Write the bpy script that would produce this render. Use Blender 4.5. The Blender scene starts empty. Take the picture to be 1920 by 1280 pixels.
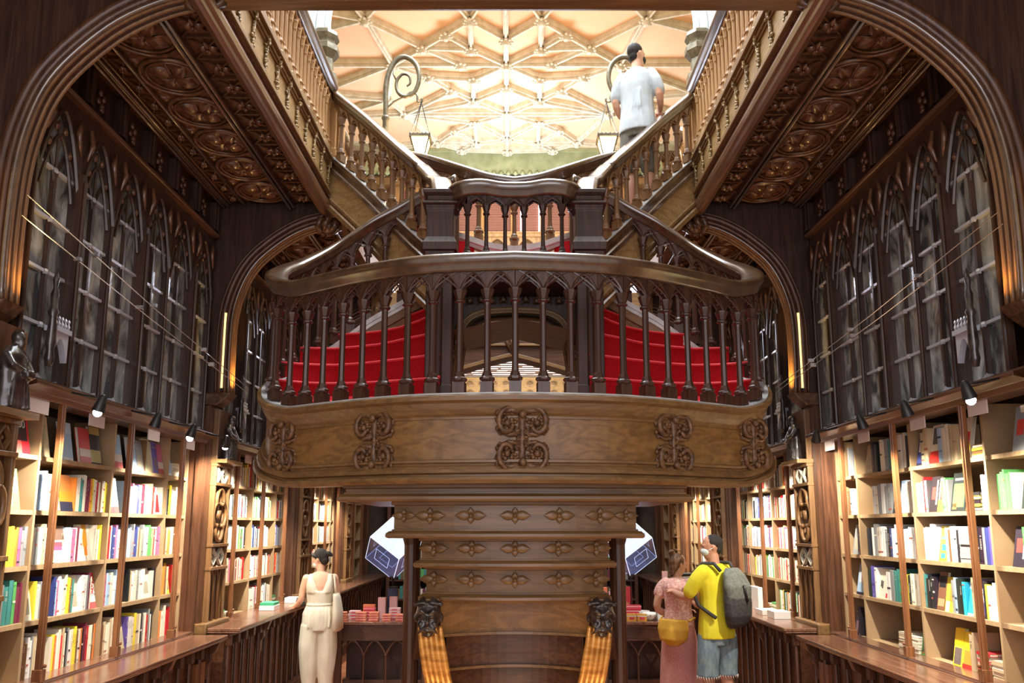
import bpy, math, random
from math import sin, cos, pi, radians as R
from mathutils import Vector, Matrix
random.seed(7)
C = bpy.context.scene.collection
sc = bpy.context.scene

# ------------------------------------------------------------------ camera
cam_d = bpy.data.cameras.new('camera'); cam = bpy.data.objects.new('camera', cam_d); C.objects.link(cam)
cam.location = (0, 0, 1.87); cam.rotation_euler = (R(90 + 9.3), 0, 0)
cam_d.sensor_width = 36; cam_d.lens = 36 * 1500 / 1920; cam_d.shift_y = 101.4 / 1920
cam_d.clip_end = 100
sc.camera = cam

# ------------------------------------------------------------------ world, daylight, exposure
sc.view_settings.view_transform = 'Standard'; sc.view_settings.look = 'None'
sc.view_settings.gamma = 1; sc.view_settings.use_curve_mapping = False
sc.view_settings.exposure = 0.12
wd = bpy.data.worlds.new('world'); sc.world = wd; wd.use_nodes = True
wd.node_tree.nodes['Background'].inputs[0].default_value = (0.95, 0.82, 0.72, 1)
wd.node_tree.nodes['Background'].inputs[1].default_value = 0.62
sc.cycles.use_denoising = True
sc.cycles.max_bounces = 7; sc.cycles.diffuse_bounces = 3; sc.cycles.glossy_bounces = 3
sc.cycles.transmission_bounces = 4; sc.cycles.transparent_max_bounces = 6
sc.cycles.sample_clamp_indirect = 4.0; sc.cycles.caustics_reflective = False; sc.cycles.caustics_refractive = False

def area(name, loc, aim, sx, sy, power, col):
    d = bpy.data.lights.new(name, 'AREA'); d.shape = 'RECTANGLE'; d.size = sx; d.size_y = sy
    d.energy = power; d.color = col
    o = bpy.data.objects.new(name, d); C.objects.link(o); o.location = loc
    o.rotation_euler = (Vector(aim) - Vector(loc)).to_track_quat('-Z', 'Y').to_euler()
    return o
def spot(name, loc, aim, power, col, ang=70, r=0.03, blend=.6):
    d = bpy.data.lights.new(name, 'SPOT'); d.energy = power; d.color = col; d.spot_size = R(ang); d.spot_blend = blend; d.shadow_soft_size = r
    o = bpy.data.objects.new(name, d); C.objects.link(o); o.location = loc
    o.rotation_euler = (Vector(aim) - Vector(loc)).to_track_quat('-Z', 'Y').to_euler()
    return o
def point(name, loc, power, col, r=0.1):
    d = bpy.data.lights.new(name, 'POINT'); d.energy = power; d.color = col; d.shadow_soft_size = r
    o = bpy.data.objects.new(name, d); C.objects.link(o); o.location = loc
    return o
# roof skylight over the stairwell, street windows behind the camera, daylight of the rear wall, added fills
area('skylight_daylight', (0, 7.0, 9.7), (0, 7.0, 0), 3.4, 5.5, 820, (.86, .94, 1.0))
area('street_window_daylight', (0, -2.6, 3.3), (0, 5.5, 3.6), 5.2, 3.6, 190, (.92, .90, 1.0))
area('rear_window_daylight', (0, 15.85, 6.15), (0, 5.0, 4.2), 3.2, 1.5, 190, (.74, .82, 1.0))
area('rear_vault_fill', (0, 14.0, 7.2), (0, 14.6, 9.8), 3.0, 1.4, 165, (.97, .98, 1.0))  # added uplight in mid-air, brightens the rear vault
area('front_vault_fill', (0, 11.0, 7.6), (0, 11.2, 9.8), 4.6, 2.0, 40, (1.0, .55, .22))  # added orange uplight for the front vault, no chandelier there
area('rear_ceiling_fill', (0, 14.9, 3.9), (0, 15.0, 4.9), 3.0, 1.6, 85, (1.0, .97, .92))  # added uplight to whiten the rear ground-floor ceiling
area('stair_foot_uplight', (0, 4.75, .25), (0, 5.7, 1.7), 1.4, .3, 7, (1.0, .62, .30))
area('upper_gallery_lamps_left', (-2.9, 9.5, 8.6), (-2.2, 9.5, 5.5), 1.2, 6, 45, (1.0, .88, .62))
area('upper_gallery_lamps_right', (2.9, 9.5, 8.6), (2.2, 9.5, 5.5), 1.2, 6, 45, (1.0, .88, .62))

# ------------------------------------------------------------------ materials
MATS = {}
def nt(name):
    m = bpy.data.materials.new(name); m.use_nodes = True; n = m.node_tree
    return m, n, n.nodes['Principled BSDF']
def plain(name, col, rough=.6, spec=.5, metal=0, emit=None, es=0, trans=0, coat=0):
    m, n, b = nt(name)
    b.inputs['Base Color'].default_value = (*col, 1); b.inputs['Roughness'].default_value = rough
    b.inputs['Specular IOR Level'].default_value = spec; b.inputs['Metallic'].default_value = metal
    if emit: b.inputs['Emission Color'].default_value = (*emit, 1); b.inputs['Emission Strength'].default_value = es
    if trans: b.inputs['Transmission Weight'].default_value = trans
    if coat: b.inputs['Coat Weight'].default_value = coat; b.inputs['Coat Roughness'].default_value = .15
    MATS[name] = m; return m
def noisy(name, c1, c2, rough=.5, scale=(6, 6, 6), detail=4, bump=0.0, coat=0, metal=0, dist=0.0, spec=.5, lo=.35, hi=.68):
    m, n, b = nt(name); N = n.nodes; L = n.links
    tc = N.new('ShaderNodeTexCoord'); mp = N.new('ShaderNodeMapping'); mp.inputs['Scale'].default_value = scale
    no = N.new('ShaderNodeTexNoise'); no.inputs['Scale'].default_value = 1; no.inputs['Detail'].default_value = detail
    no.inputs['Distortion'].default_value = dist
    cr = N.new('ShaderNodeValToRGB'); cr.color_ramp.elements[0].position = lo; cr.color_ramp.elements[1].position = hi
    cr.color_ramp.elements[0].color = (*c1, 1); cr.color_ramp.elements[1].color = (*c2, 1)
    L.new(tc.outputs['Object'], mp.inputs[0]); L.new(mp.outputs[0], no.inputs['Vector']); L.new(no.outputs['Fac'], cr.inputs[0])
    L.new(cr.outputs[0], b.inputs['Base Color'])
    b.inputs['Roughness'].default_value = rough; b.inputs['Metallic'].default_value = metal; b.inputs['Specular IOR Level'].default_value = spec
    if coat: b.inputs['Coat Weight'].default_value = coat; b.inputs['Coat Roughness'].default_value = .18
    if bump:
        bp = N.new('ShaderNodeBump'); bp.inputs['Strength'].default_value = bump; bp.inputs['Distance'].default_value = .01
        L.new(no.outputs['Fac'], bp.inputs['Height']); L.new(bp.outputs[0], b.inputs['Normal'])
    MATS[name] = m; return m
def wood(name, c1, c2, rough=.42, axis='x', coat=.25, s=1.0):
    sc_ = {'x': (1.6, 22, 22), 'y': (22, 1.6, 22), 'z': (22, 22, 1.6)}[axis]
    return noisy(name, c1, c2, rough, tuple(v * s for v in sc_), 5, .12, coat, dist=1.4)
# figured panel wood with cathedral grain
def burl(name, c1, c2, rough=.45):
    m, n, b = nt(name); N = n.nodes; L = n.links
    tc = N.new('ShaderNodeTexCoord'); mp = N.new('ShaderNodeMapping'); mp.inputs['Scale'].default_value = (1.5, 1.5, 5)
    no = N.new('ShaderNodeTexNoise'); no.inputs['Scale'].default_value = 1.4; no.inputs['Detail'].default_value = 2; no.inputs['Distortion'].default_value = .6
    mu = N.new('ShaderNodeMath'); mu.operation = 'MULTIPLY'; mu.inputs[1].default_value = 42
    si = N.new('ShaderNodeMath'); si.operation = 'SINE'
    n2 = N.new('ShaderNodeTexNoise'); n2.inputs['Scale'].default_value = 60
    ad = N.new('ShaderNodeMath'); ad.operation = 'MULTIPLY_ADD'; ad.inputs[1].default_value = .22; 
    cr = N.new('ShaderNodeValToRGB'); cr.color_ramp.elements[0].color = (*c1, 1); cr.color_ramp.elements[1].color = (*c2, 1)
    cr.color_ramp.elements[0].position = .1; cr.color_ramp.elements[1].position = .8
    L.new(tc.outputs['Object'], mp.inputs[0]); L.new(mp.outputs[0], no.inputs['Vector']); L.new(no.outputs['Fac'], mu.inputs[0])
    L.new(mu.outputs[0], si.inputs[0]); L.new(si.outputs[0], ad.inputs[0]); L.new(n2.outputs['Fac'], ad.inputs[2]); L.new(ad.outputs[0], cr.inputs[0])
    L.new(cr.outputs[0], b.inputs['Base Color']); b.inputs['Roughness'].default_value = rough
    b.inputs['Coat Weight'].default_value = .2; b.inputs['Coat Roughness'].default_value = .25
    MATS[name] = m; return m
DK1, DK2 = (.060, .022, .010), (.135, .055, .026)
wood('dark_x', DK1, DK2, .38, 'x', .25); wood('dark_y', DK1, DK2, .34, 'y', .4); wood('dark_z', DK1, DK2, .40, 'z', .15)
wood('mid_x', (.15, .075, .024), (.26, .136, .047), .45, 'x'); wood('mid_y', (.15, .075, .024), (.26, .136, .047), .45, 'y'); wood('mid_z', (.15, .072, .026), (.26, .130, .048), .45, 'z')
wood('post_z', (.15, .055, .020), (.27, .11, .042), .35, 'z', .4)
wood('beam_y', (.13, .062, .034), (.24, .125, .072), .32, 'y', .6)
wood('gold_y', (.30, .17, .06), (.44, .27, .11), .5, 'y'); wood('gold_z', (.26, .125, .04), (.50, .26, .085), .42, 'z', .4)
wood('red_z', (.040, .015, .009), (.095, .038, .020), .38, 'z', .2)
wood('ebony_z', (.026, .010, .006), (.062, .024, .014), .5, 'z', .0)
wood('window_wood', (.030, .013, .009), (.075, .036, .022), .40, 'z', .2)
wood('counter_y', (.13, .055, .032), (.27, .13, .08), .22, 'y', .7)
burl('panel', (.15, .070, .018), (.28, .138, .040))
burl('panel_gold', (.26, .145, .05), (.42, .26, .105))
noisy('carved', (.045, .018, .008), (.15, .070, .030), .4, (30, 30, 30), 3, .3, .3)
noisy('carved_ceiling', (.085, .034, .017), (.20, .088, .044), .30, (18, 18, 18), 3, .15, .6)
noisy('carved_gold', (.16, .10, .04), (.62, .46, .22), .45, (26, 26, 26), 3, .2, .1)
noisy('gilt', (.50, .22, .04), (.95, .50, .12), .25, (8, 8, 30), 3, .05, .5, .35)
noisy('shelf', (.36, .235, .125), (.44, .30, .165), .6, (3, 30, 3), 3)
noisy('shelf_back', (.20, .13, .07), (.26, .17, .095), .7, (3, 20, 3), 3)
noisy('rail_top', (.060, .029, .013), (.125, .062, .027), .3, (14, 14, 14), 3, .03, 1.0).node_tree.nodes['Principled BSDF'].inputs['Coat IOR'].default_value = 1.85
noisy('carved_fascia', (.075, .034, .014), (.24, .115, .046), .45, (30, 30, 30), 3, .3, .1)
noisy('carpet', (.38, .005, .010), (.52, .010, .018), .9, (90, 90, 90), 2, .15, spec=.2)
plain('carpet_highlight', (.75, .05, .06), .7)  # lighter red: painted highlight along the step edges
noisy('stone_string', (.42, .43, .42), (.62, .62, .60), .35, (10, 10, 10), 4, 0, .3)
noisy('floor', (.30, .10, .045), (.46, .18, .09), .30, (2, 14, 2), 4, .03, .4)
noisy('wall_olive', (.50, .46, .26), (.58, .53, .32), .85, (2, 2, 2), 2)
noisy('wall_dark', (.05, .03, .02), (.09, .055, .035), .8, (3, 3, 3), 2)
noisy('plaster', (.84, .54, .34), (.92, .62, .40), .9, (1, 1, 1), 2)
noisy('plaster_rib', (.62, .57, .44), (.78, .74, .62), .8, (9, 9, 9), 2)
noisy('plaster_white', (.66, .70, .70), (.80, .84, .84), .7, (6, 6, 6), 2)
noisy('frieze_green', (.30, .33, .17), (.42, .45, .26), .8, (5, 5, 5), 3)
noisy('glass_reflection', (.03, .036, .042), (.68, .73, .74), .12, (2.4, 5, 2.2), 6, .9, 1.0, dist=1.6, spec=.9, lo=.36, hi=.72)  # pale grey mottling paints bluish reflections into the dark glass
plain('lead', (.62, .65, .75), .3, .5, .3)
plain('iron', (.05, .045, .045), .45, .5, .5)
noisy('bronze_dark', (.018, .013, .012), (.06, .045, .04), .28, (20, 20, 20), 3, .2, .6)
noisy('bronze_green', (.10, .085, .055), (.20, .17, .11), .4, (20, 20, 20), 3, .1, .2, .3)
plain('steel', (.55, .55, .57), .25, .5, .9)
plain('sign_white', (.72, .62, .60), .6)
plain('lamp_on', (1, 1, 1), .5, emit=(1, .97, .92), es=32)
plain('lamp_warm', (1, .8, .5), .5, emit=(1, .72, .34), es=9)
plain('edge_glow', (1, .8, .4), .5, emit=(1, .70, .25), es=1.7)  # emission for the strips that imitate lit wood edges
plain('shutter', (.30, .12, .08), .6)
plain('daylight_pane', (.8, .85, 1), .3, emit=(.75, .8, 1.0), es=5)
plain('skylight_pane', (.9, .95, 1), .3, emit=(.86, .93, 1.0), es=2)
plain('acrylic', (.55, .64, 1.0), .05, .5, trans=.8)
plain('pale_glow', (.85, .9, 1.0), .2, emit=(.7, .8, 1), es=.9)  # emission stands for light caught by the edges, no lamp inside
plain('skin', (.62, .30, .19), .55); plain('skin_light', (.72, .40, .27), .55)
noisy('hair_dark', (.012, .009, .008), (.03, .021, .017), .75, (60, 60, 8), 2, .4)
noisy('hair_brown', (.05, .022, .012), (.22, .10, .045), .5, (60, 60, 8), 2, .4)
noisy('cloth_white', (.62, .56, .44), (.74, .69, .57), .85, (10, 10, 4), 3, .25)
noisy('cloth_yellow', (.86, .74, .02), (.92, .82, .05), .85, (10, 10, 6), 3, .2)
noisy('cloth_grey', (.50, .57, .62), (.62, .69, .73), .85, (10, 10, 6), 3, .25)
noisy('denim', (.15, .24, .28), (.30, .40, .44), .85, (30, 30, 12), 3, .3)
noisy('shorts_olive', (.13, .13, .11), (.22, .21, .17), .85, (30, 30, 12), 3, .3)
noisy('cloth_pink', (.62, .26, .22), (.92, .62, .55), .85, (50, 50, 50), 2, .1)
noisy('skirt_pink', (.50, .20, .18), (.66, .33, .28), .85, (110, 110, 110), 1, .1)
noisy('cloth_ochre', (.62, .32, .02), (.72, .40, .05), .8, (10, 10, 10), 3, .2)
noisy('pack_grey', (.13, .14, .12), (.20, .21, .18), .8, (40, 40, 40), 2, .2)
noisy('pack_dark', (.035, .035, .035), (.07, .065, .06), .8, (40, 40, 40), 2, .2)
plain('tote', (.70, .62, .48), .85); plain('mask_white', (.75, .82, .82), .8); plain('black', (.015, .015, .015), .4)
plain('white', (.82, .80, .76), .5); plain('red_gloss', (.62, .015, .03), .3); plain('green_box', (.05, .42, .20), .5)
plain('paper_orange', (.80, .22, .10), .6); plain('paper_red', (.72, .05, .09), .5); plain('paper_navy', (.05, .06, .14), .6); plain('paper_pink', (.85, .50, .50), .6)
plain('tin_gold', (.85, .45, .08), .3, .5, .4)
# colour taken from the object's own 'tint' attribute (book jackets)
m, n, b = nt('jacket'); a = n.nodes.new('ShaderNodeAttribute'); a.attribute_name = 'tint'
n.links.new(a.outputs['Color'], b.inputs['Base Color']); b.inputs['Roughness'].default_value = .42; MATS['jacket'] = m

# ------------------------------------------------------------------ mesh building
class MB:
    def __init__(s): s.v = []; s.f = []; s.c = []; s.cur = None
    def add(s, vs, fs):
        k = len(s.v); s.v += [tuple(p) for p in vs]; s.f += [tuple(i + k for i in f) for f in fs]
        if s.cur is not None: s.c += [s.cur] * len(fs)
        return s
    def box(s, x0, x1, y0, y1, z0, z1):
        return s.add([(x0, y0, z0), (x1, y0, z0), (x1, y1, z0), (x0, y1, z0), (x0, y0, z1), (x1, y0, z1), (x1, y1, z1), (x0, y1, z1)],
                     [(0, 3, 2, 1), (4, 5, 6, 7), (0, 1, 5, 4), (1, 2, 6, 5), (2, 3, 7, 6), (3, 0, 4, 7)])
    def obox(s, c, ax, ay, az):      # centre and three half-axis vectors
        c, ax, ay, az = map(Vector, (c, ax, ay, az))
        return s.add([c + i * ax + j * ay + k * az for k in (-1, 1) for i, j in ((-1, -1), (1, -1), (1, 1), (-1, 1))],
                     [(0, 3, 2, 1), (4, 5, 6, 7), (0, 1, 5, 4), (1, 2, 6, 5), (2, 3, 7, 6), (3, 0, 4, 7)])
    def bar(s, a, b, w, h, up=(0, 0, 1)):
        a, b = Vector(a), Vector(b); d = (b - a); t = d.normalized(); sd = t.cross(Vector(up))
        if sd.length < 1e-4: sd = t.cross(Vector((1, 0, 0)))
        sd.normalize(); u = sd.cross(t)
        return s.obox((a + b) / 2, d / 2, sd * w / 2, u * h / 2)
    def tube(s, pts, r, seg=8, cap=True, ry=None):
        pts = [Vector(p) for p in pts]; n = len(pts)
        rs = r if isinstance(r, (list, tuple)) else [r] * n
        ref = None; vs = []
        for i, p in enumerate(pts):
            t = (pts[min(i + 1, n - 1)] - pts[max(i - 1, 0)])
            t = t.normalized() if t.length > 1e-9 else Vector((0, 0, 1))
            if ref is None:
                ref = t.orthogonal().normalized()
            ref = (ref - t * ref.dot(t)); ref = ref.normalized() if ref.length > 1e-6 else t.orthogonal().normalized()
            bi = t.cross(ref)
            for k in range(seg):
                a = 2 * pi * k / seg; vs.append(p + (ref * cos(a) + bi * sin(a)) * rs[i])
        fs = [(i * seg + k, i * seg + (k + 1) % seg, (i + 1) * seg + (k + 1) % seg, (i + 1) * seg + k) for i in range(n - 1) for k in range(seg)]
        if cap: fs += [tuple(range(seg))[::-1], tuple((n - 1) * seg + k for k in range(seg))]
        return s.add(vs, fs)
    def lathe(s, c, prof, seg=12, sq=False):    # prof: (radius, z)
        off = pi / 4 if seg == 4 else (pi / 8 if seg == 8 else 0)
        vs = [(c[0] + r * cos(2 * pi * k / seg + off), c[1] + r * sin(2 * pi * k / seg + off), c[2] + z) for r, z in prof for k in range(seg)]
        n = len(prof)
        fs = [(i * seg + k, i * seg + (k + 1) % seg, (i + 1) * seg + (k + 1) % seg, (i + 1) * seg + k) for i in range(n - 1) for k in range(seg)]
        fs += [tuple(range(seg))[::-1], tuple((n - 1) * seg + k for k in range(seg))]
        return s.add(vs, fs)
    def loft(s, secs, seg=12):     # (centre, rx-vector, ry-vector)
        vs = []
        for c, a, b_ in secs:
            c, a, b_ = Vector(c), Vector(a), Vector(b_)
            vs += [c + a * cos(2 * pi * k / seg) + b_ * sin(2 * pi * k / seg) for k in range(seg)]
        n = len(secs)
        fs = [(i * seg + k, i * seg + (k + 1) % seg, (i + 1) * seg + (k + 1) % seg, (i + 1) * seg + k) for i in range(n - 1) for k in range(seg)]
        fs += [tuple(range(seg))[::-1], tuple((n - 1) * seg + k for k in range(seg))]
        return s.add(vs, fs)
    def ball(s, c, rx, ry=None, rz=None, seg=10, rings=6):
        ry = ry or rx; rz = rz or rx
        return s.loft([((c[0], c[1], c[2] - rz * cos(pi * (i + .02) / (rings + .04))), (rx * sin(pi * (i + .02) / (rings + .04)), 0, 0), (0, ry * sin(pi * (i + .02) / (rings + .04)), 0)) for i in range(rings + 1)], seg)
    def sweep(s, path, prof, closed_prof=True, cap=True):   # prof: (n outwards/left of travel, z)
        P = [Vector(p) for p in path]; n = len(P); m = len(prof); vs = []
        for i, p in enumerate(P):
            a = (P[i] - P[max(i - 1, 0)]); b_ = (P[min(i + 1, n - 1)] - P[i])
            a.z = b_.z = 0
            if a.length < 1e-9: a = b_
            if b_.length < 1e-9: b_ = a
            a = a.normalized(); b_ = b_.normalized(); t = (a + b_).normalized(); nn = Vector((-t.y, t.x, 0))
            k = 1 / max(.5, nn.dot(Vector((-a.y, a.x, 0))))
            vs += [p + nn * q[0] * k + Vector((0, 0, q[1])) for q in prof]
        mm = m if closed_prof else m - 1
        fs = [(i * m + k, i * m + (k + 1) % m, (i + 1) * m + (k + 1) % m, (i + 1) * m + k) for i in range(n - 1) for k in range(mm)]
        if cap and closed_prof: fs += [tuple(range(m))[::-1], tuple((n - 1) * m + k for k in range(m))]
        return s.add(vs, fs)
    def prism(s, poly, d0, d1, plane='xz'):   # extrude polygon
        n = len(poly)
        f = {'xz': lambda a, b, d: (a, d, b), 'yz': lambda a, b, d: (d, a, b), 'xy': lambda a, b, d: (a, b, d)}[plane]
        return s.add([f(a, b, d0) for a, b in poly] + [f(a, b, d1) for a, b in poly],
                     [tuple(range(n)), tuple(range(2 * n - 1, n - 1, -1))] + [(i, i + n, (i + 1) % n + n, (i + 1) % n) for i in range(n)])
    def strip(s, A, B):
        n = len(A); return s.add(list(A) + list(B), [(i, i + 1, n + i + 1, n + i) for i in range(n - 1)])
    def slab(s, A, B, t):    # strip A..B with downward thickness t
        n = len(A); dn = lambda p: (p[0], p[1], p[2] - t)
        s.strip(A, B); s.strip([dn(p) for p in B], [dn(p) for p in A]); s.strip([dn(p) for p in A], A); s.strip(B, [dn(p) for p in B])
        return s
    def map(s, fn): s.v = [tuple(fn(*p)) for p in s.v]; return s
    def merge(s, o, fn=None):
        return s.add([fn(*p) for p in o.v] if fn else o.v, o.f)
    def build(s, name, mat, parent=None, smooth=False, bev=0, remesh=0, world=True, autos=False):
        me = bpy.data.meshes.new(name); me.from_pydata(s.v, [], s.f); me.update()
        if s.c and len(s.c) == len(s.f):
            at = me.attributes.new('tint', 'FLOAT_COLOR', 'CORNER')
            buf = []
            for f, c in zip(s.f, s.c): buf += [c[0], c[1], c[2], 1] * len(f)
            at.data.foreach_set('color', buf)
        me.materials.append(MATS[mat] if isinstance(mat, str) else mat)
        import bmesh
        bm = bmesh.new(); bm.from_mesh(me); bmesh.ops.recalc_face_normals(bm, faces=bm.faces); bm.to_mesh(me); bm.free()
        if smooth: me.polygons.foreach_set('use_smooth', [True] * len(me.polygons))
        o = bpy.data.objects.new(name, me); C.objects.link(o)
        if bev:
            md = o.modifiers.new('bevel', 'BEVEL'); md.width = bev; md.segments = 2; md.limit_method = 'ANGLE'
        if remesh:
            md = o.modifiers.new('remesh', 'REMESH'); md.mode = 'VOXEL'; md.voxel_size = remesh; md.use_smooth_shade = True
            md = o.modifiers.new('smooth', 'SMOOTH'); md.factor = .5; md.iterations = 3
        if parent:
            o.parent = parent
            if world: o.matrix_parent_inverse = wmat(parent).inverted()
        return o
def wmat(o):
    m = Matrix.LocRotScale(o.location, o.rotation_euler, o.scale)
    return (wmat(o.parent) @ o.matrix_parent_inverse @ m) if o.parent else m
def tag(o, label, cat=None, group=None, kind=None):
    if label: o['label'] = label
    if cat: o['category'] = cat
    if group: o['group'] = group
    if kind: o['kind'] = kind
    return o
def thing(name, loc, label, cat, group=None, rz=0):
    o = bpy.data.objects.new(name, None); C.objects.link(o); o.location = loc; o.rotation_euler = (0, 0, rz); o.empty_display_size = .1
    return tag(o, label, cat, group)
def struct(name, mb, mat, parent=None, **k):
    o = mb.build(name, mat, parent, **k); o['kind'] = 'structure'; return o
def sroot(name, loc):
    o = bpy.data.objects.new(name, None); C.objects.link(o); o.location = loc; o['kind'] = 'structure'; return o
def smooth_path(pts, k=4):
    P = [Vector(p) for p in pts]; out = []
    for i in range(len(P) - 1):
        p0, p1, p2, p3 = P[max(i - 1, 0)], P[i], P[i + 1], P[min(i + 2, len(P) - 1)]
        for j in range(k):
            t = j / k; out.append(.5 * ((2 * p1) + (-p0 + p2) * t + (2 * p0 - 5 * p1 + 4 * p2 - p3) * t * t + (-p0 + 3 * p1 - 3 * p2 + p3) * t ** 3))
    return out + [P[-1]]
def resample(path, n):      # n+1 points equally spaced
    L = [0]
    for a, b in zip(path, path[1:]): L.append(L[-1] + (Vector(b) - Vector(a)).length)
    out = []; j = 0
    for i in range(n + 1):
        d = L[-1] * i / n
        while j < len(L) - 2 and L[j + 1] < d: j += 1
        t = (d - L[j]) / max(1e-9, L[j + 1] - L[j]); out.append(Vector(path[j]).lerp(Vector(path[j + 1]), min(1, t)))
    return out
def mir(p, c=0): return (2 * c - p[0], p[1], p[2])
# ================================================================== THE SETTING
struct('floor', MB().box(-3.5, 3.5, 2.0, 16.2, -.06, 0), 'floor')
for sd, nm in ((-1, 'wall_left'), (1, 'wall_right')):
    x0, x1 = sorted((sd * 3.32, sd * 3.5))
    struct(nm, MB().box(x0, x1, 2.0, 16.2, 0, 5.0), 'wall_dark')
    x0, x1 = sorted((sd * 3.5, sd * 3.62))
    struct(nm + '_upper', MB().box(x0, x1, 2.0, 16.2, 5.45, 10.0), 'wall_olive')
struct('wall_back', MB().box(-3.5, 3.5, 16.2, 16.3, 0, 5.0), 'wall_dark')
struct('wall_back_upper', MB().box(-3.62, 3.62, 16.2, 16.3, 5.45, 10.0), 'mid_x')
struct('trim_1', MB().box(-3.5, 3.5, 15.95, 16.19, 9.25, 9.72).box(-3.5, 3.5, 15.9, 16.19, 9.72, 9.80), 'frieze_green')
tm = MB()
for i in range(46): tm.lathe((-3.4 + i * .151, 15.93, 9.19), [(.02, 0), (.055, .03), (.045, .07), (.01, .1)], 6)
struct('trim_2', tm, 'frieze_green')
struct('trim_3', MB().box(-3.5, 3.5, 15.9, 16.19, 8.98, 9.12).box(-3.5, 3.5, 15.98, 16.19, 9.12, 9.2), 'mid_x')

# gallery floors: coffered soffits with medallions
XR = (2.78, 2.585, 2.12, 1.86)      # long ribs of the soffit
def petal(mb, c, ang, L, w, h, up=-1):
    cx, cy, cz = c; ca, sa = cos(ang), sin(ang); n = 6; row = []
    vs = []
    for i in range(n + 1):
        t = i / n; ww = w * sin(pi * min(1, t * 1.05 + .02)) ** .8 * (1 - .25 * t); hh = h * (.35 + sin(pi * t) * .65)
        for k, (o, z) in enumerate(((-ww, 0), (-ww * .45, hh), (0, hh * .55), (ww * .45, hh), (ww, 0))):
            vs.append((cx + ca * L * t - sa * o, cy + sa * L * t + ca * o, cz + up * z))
    mb.add(vs, [(i * 5 + k, i * 5 + k + 1, i * 5 + 5 + k + 1, i * 5 + 5 + k) for i in range(n) for k in range(4)])
def ring(mb, c, rx, ry, r, seg=24, rs=5):
    vs = []
    for i in range(seg):
        a = 2 * pi * i / seg
        for k in range(rs):
            b = 2 * pi * k / rs; vs.append((c[0] + (rx + r * cos(b)) * cos(a), c[1] + (ry + r * cos(b)) * sin(a), c[2] + r * sin(b)))
    mb.add(vs, [(i * rs + k, i * rs + (k + 1) % rs, ((i + 1) % seg) * rs + (k + 1) % rs, ((i + 1) % seg) * rs + k) for i in range(seg) for k in range(rs)])
BAYS = [(4.42, 7.32), (7.52, 10.5), (10.9, 13.5), (13.9, 16.0)]
ZC = 4.97
for sd, snm in ((-1, 'left'), (1, 'right')):
    for bi, (ya, yb) in enumerate(BAYS):
        rt = sroot('ceiling_' + snm, (sd * 2.4, (ya + yb) / 2, ZC))
        x0, x1 = sorted((sd * 1.74, sd * 3.32))
        struct('soffit', MB().box(x0, x1, ya, yb, ZC, ZC + .06), 'carved_ceiling', rt)
        rb = MB()
        for x, w, h in ((XR[0], .05, .05), (XR[0] - .06, .025, .035), (XR[1], .022, .03), (XR[2], .03, .05), (XR[2] + .035, .018, .07), (XR[3], .03, .04)):
            rb.box(sd * x - w / 2, sd * x + w / 2, ya, yb, ZC - h, ZC)
        struct('long_rib', rb, 'dark_y', rt, bev=.006)
        tb_ = MB()
        for x, z in ((XR[0], ZC - .06), (XR[0] - .045, ZC - .05), (XR[2] - .012, ZC - .062), (XR[2] + .016, ZC - .078), (XR[1], ZC - .035)): tb_.tube([(sd * x, ya, z), (sd * x, yb, z)], .014, 8)
        struct('rib_roll', tb_, 'rail_top', rt, smooth=True)
        if bi > 2: continue
        n = 6 if bi < 2 else 5; st = (yb - ya) / n
        med = MB(); rib = MB(); leaf = MB()
        for i in range(n):
            yc = ya + st * (i + .5); xc = sd * (XR[1] + XR[2]) / 2; c = (xc, yc, ZC - .012)
            ring(med, c, .225, .222, .016); ring(med, c, .185, .182, .010)
            for k in range(4): petal(med, (xc, yc, ZC), pi / 4 + k * pi / 2, .17, .062, .045)
            for k in range(4):      # cusped star between the petals
                a = k * pi / 2; med.tube([(xc + .03 * cos(a), yc + .03 * sin(a), ZC - .03), (xc + .16 * cos(a), yc + .16 * sin(a), ZC - .008)], [.014, .004], 5)
            for k in range(4):
                a = pi / 4 + k * pi / 2; petal(med, (xc + .235 * cos(a), yc + .235 * sin(a), ZC), a, .07, .02, .02)
            for xa, xb in ((XR[0] - .07, XR[1] + .01), (XR[2] - .02, XR[3] + .01)):
                w = xa - xb; xm = sd * (xa + xb) / 2; m_ = 2
                for j in range(m_):
                    y0 = yc - st / 2 + st * j / m_; y1 = y0 + st / m_; ym = (y0 + y1) / 2
                    rib.bar((sd * xa, y0, ZC - .012), (sd * xb, y0 + .0, ZC - .012), .014, .03)
                    if (i + j) % 1 == 0:
                        rib.bar((sd * xa, y0, ZC - .01), (sd * xb, y1, ZC - .01), .012, .022)
                        rib.bar((sd * xa, y1, ZC - .01), (sd * xb, y0, ZC - .01), .012, .022)
                    for k in range(4): petal(leaf, (xm, ym, ZC - .02), k * pi / 2, min(w, st / m_) * .30, .020, .030)
                    leaf.ball((xm, ym, ZC - .045), .010, seg=6, rings=4)
        struct('medallion', med, 'carved_ceiling', rt, smooth=True); struct('lattice_rib', rib, 'dark_y', rt); struct('leaf_boss', leaf, 'carved_ceiling', rt, smooth=True)

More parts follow.
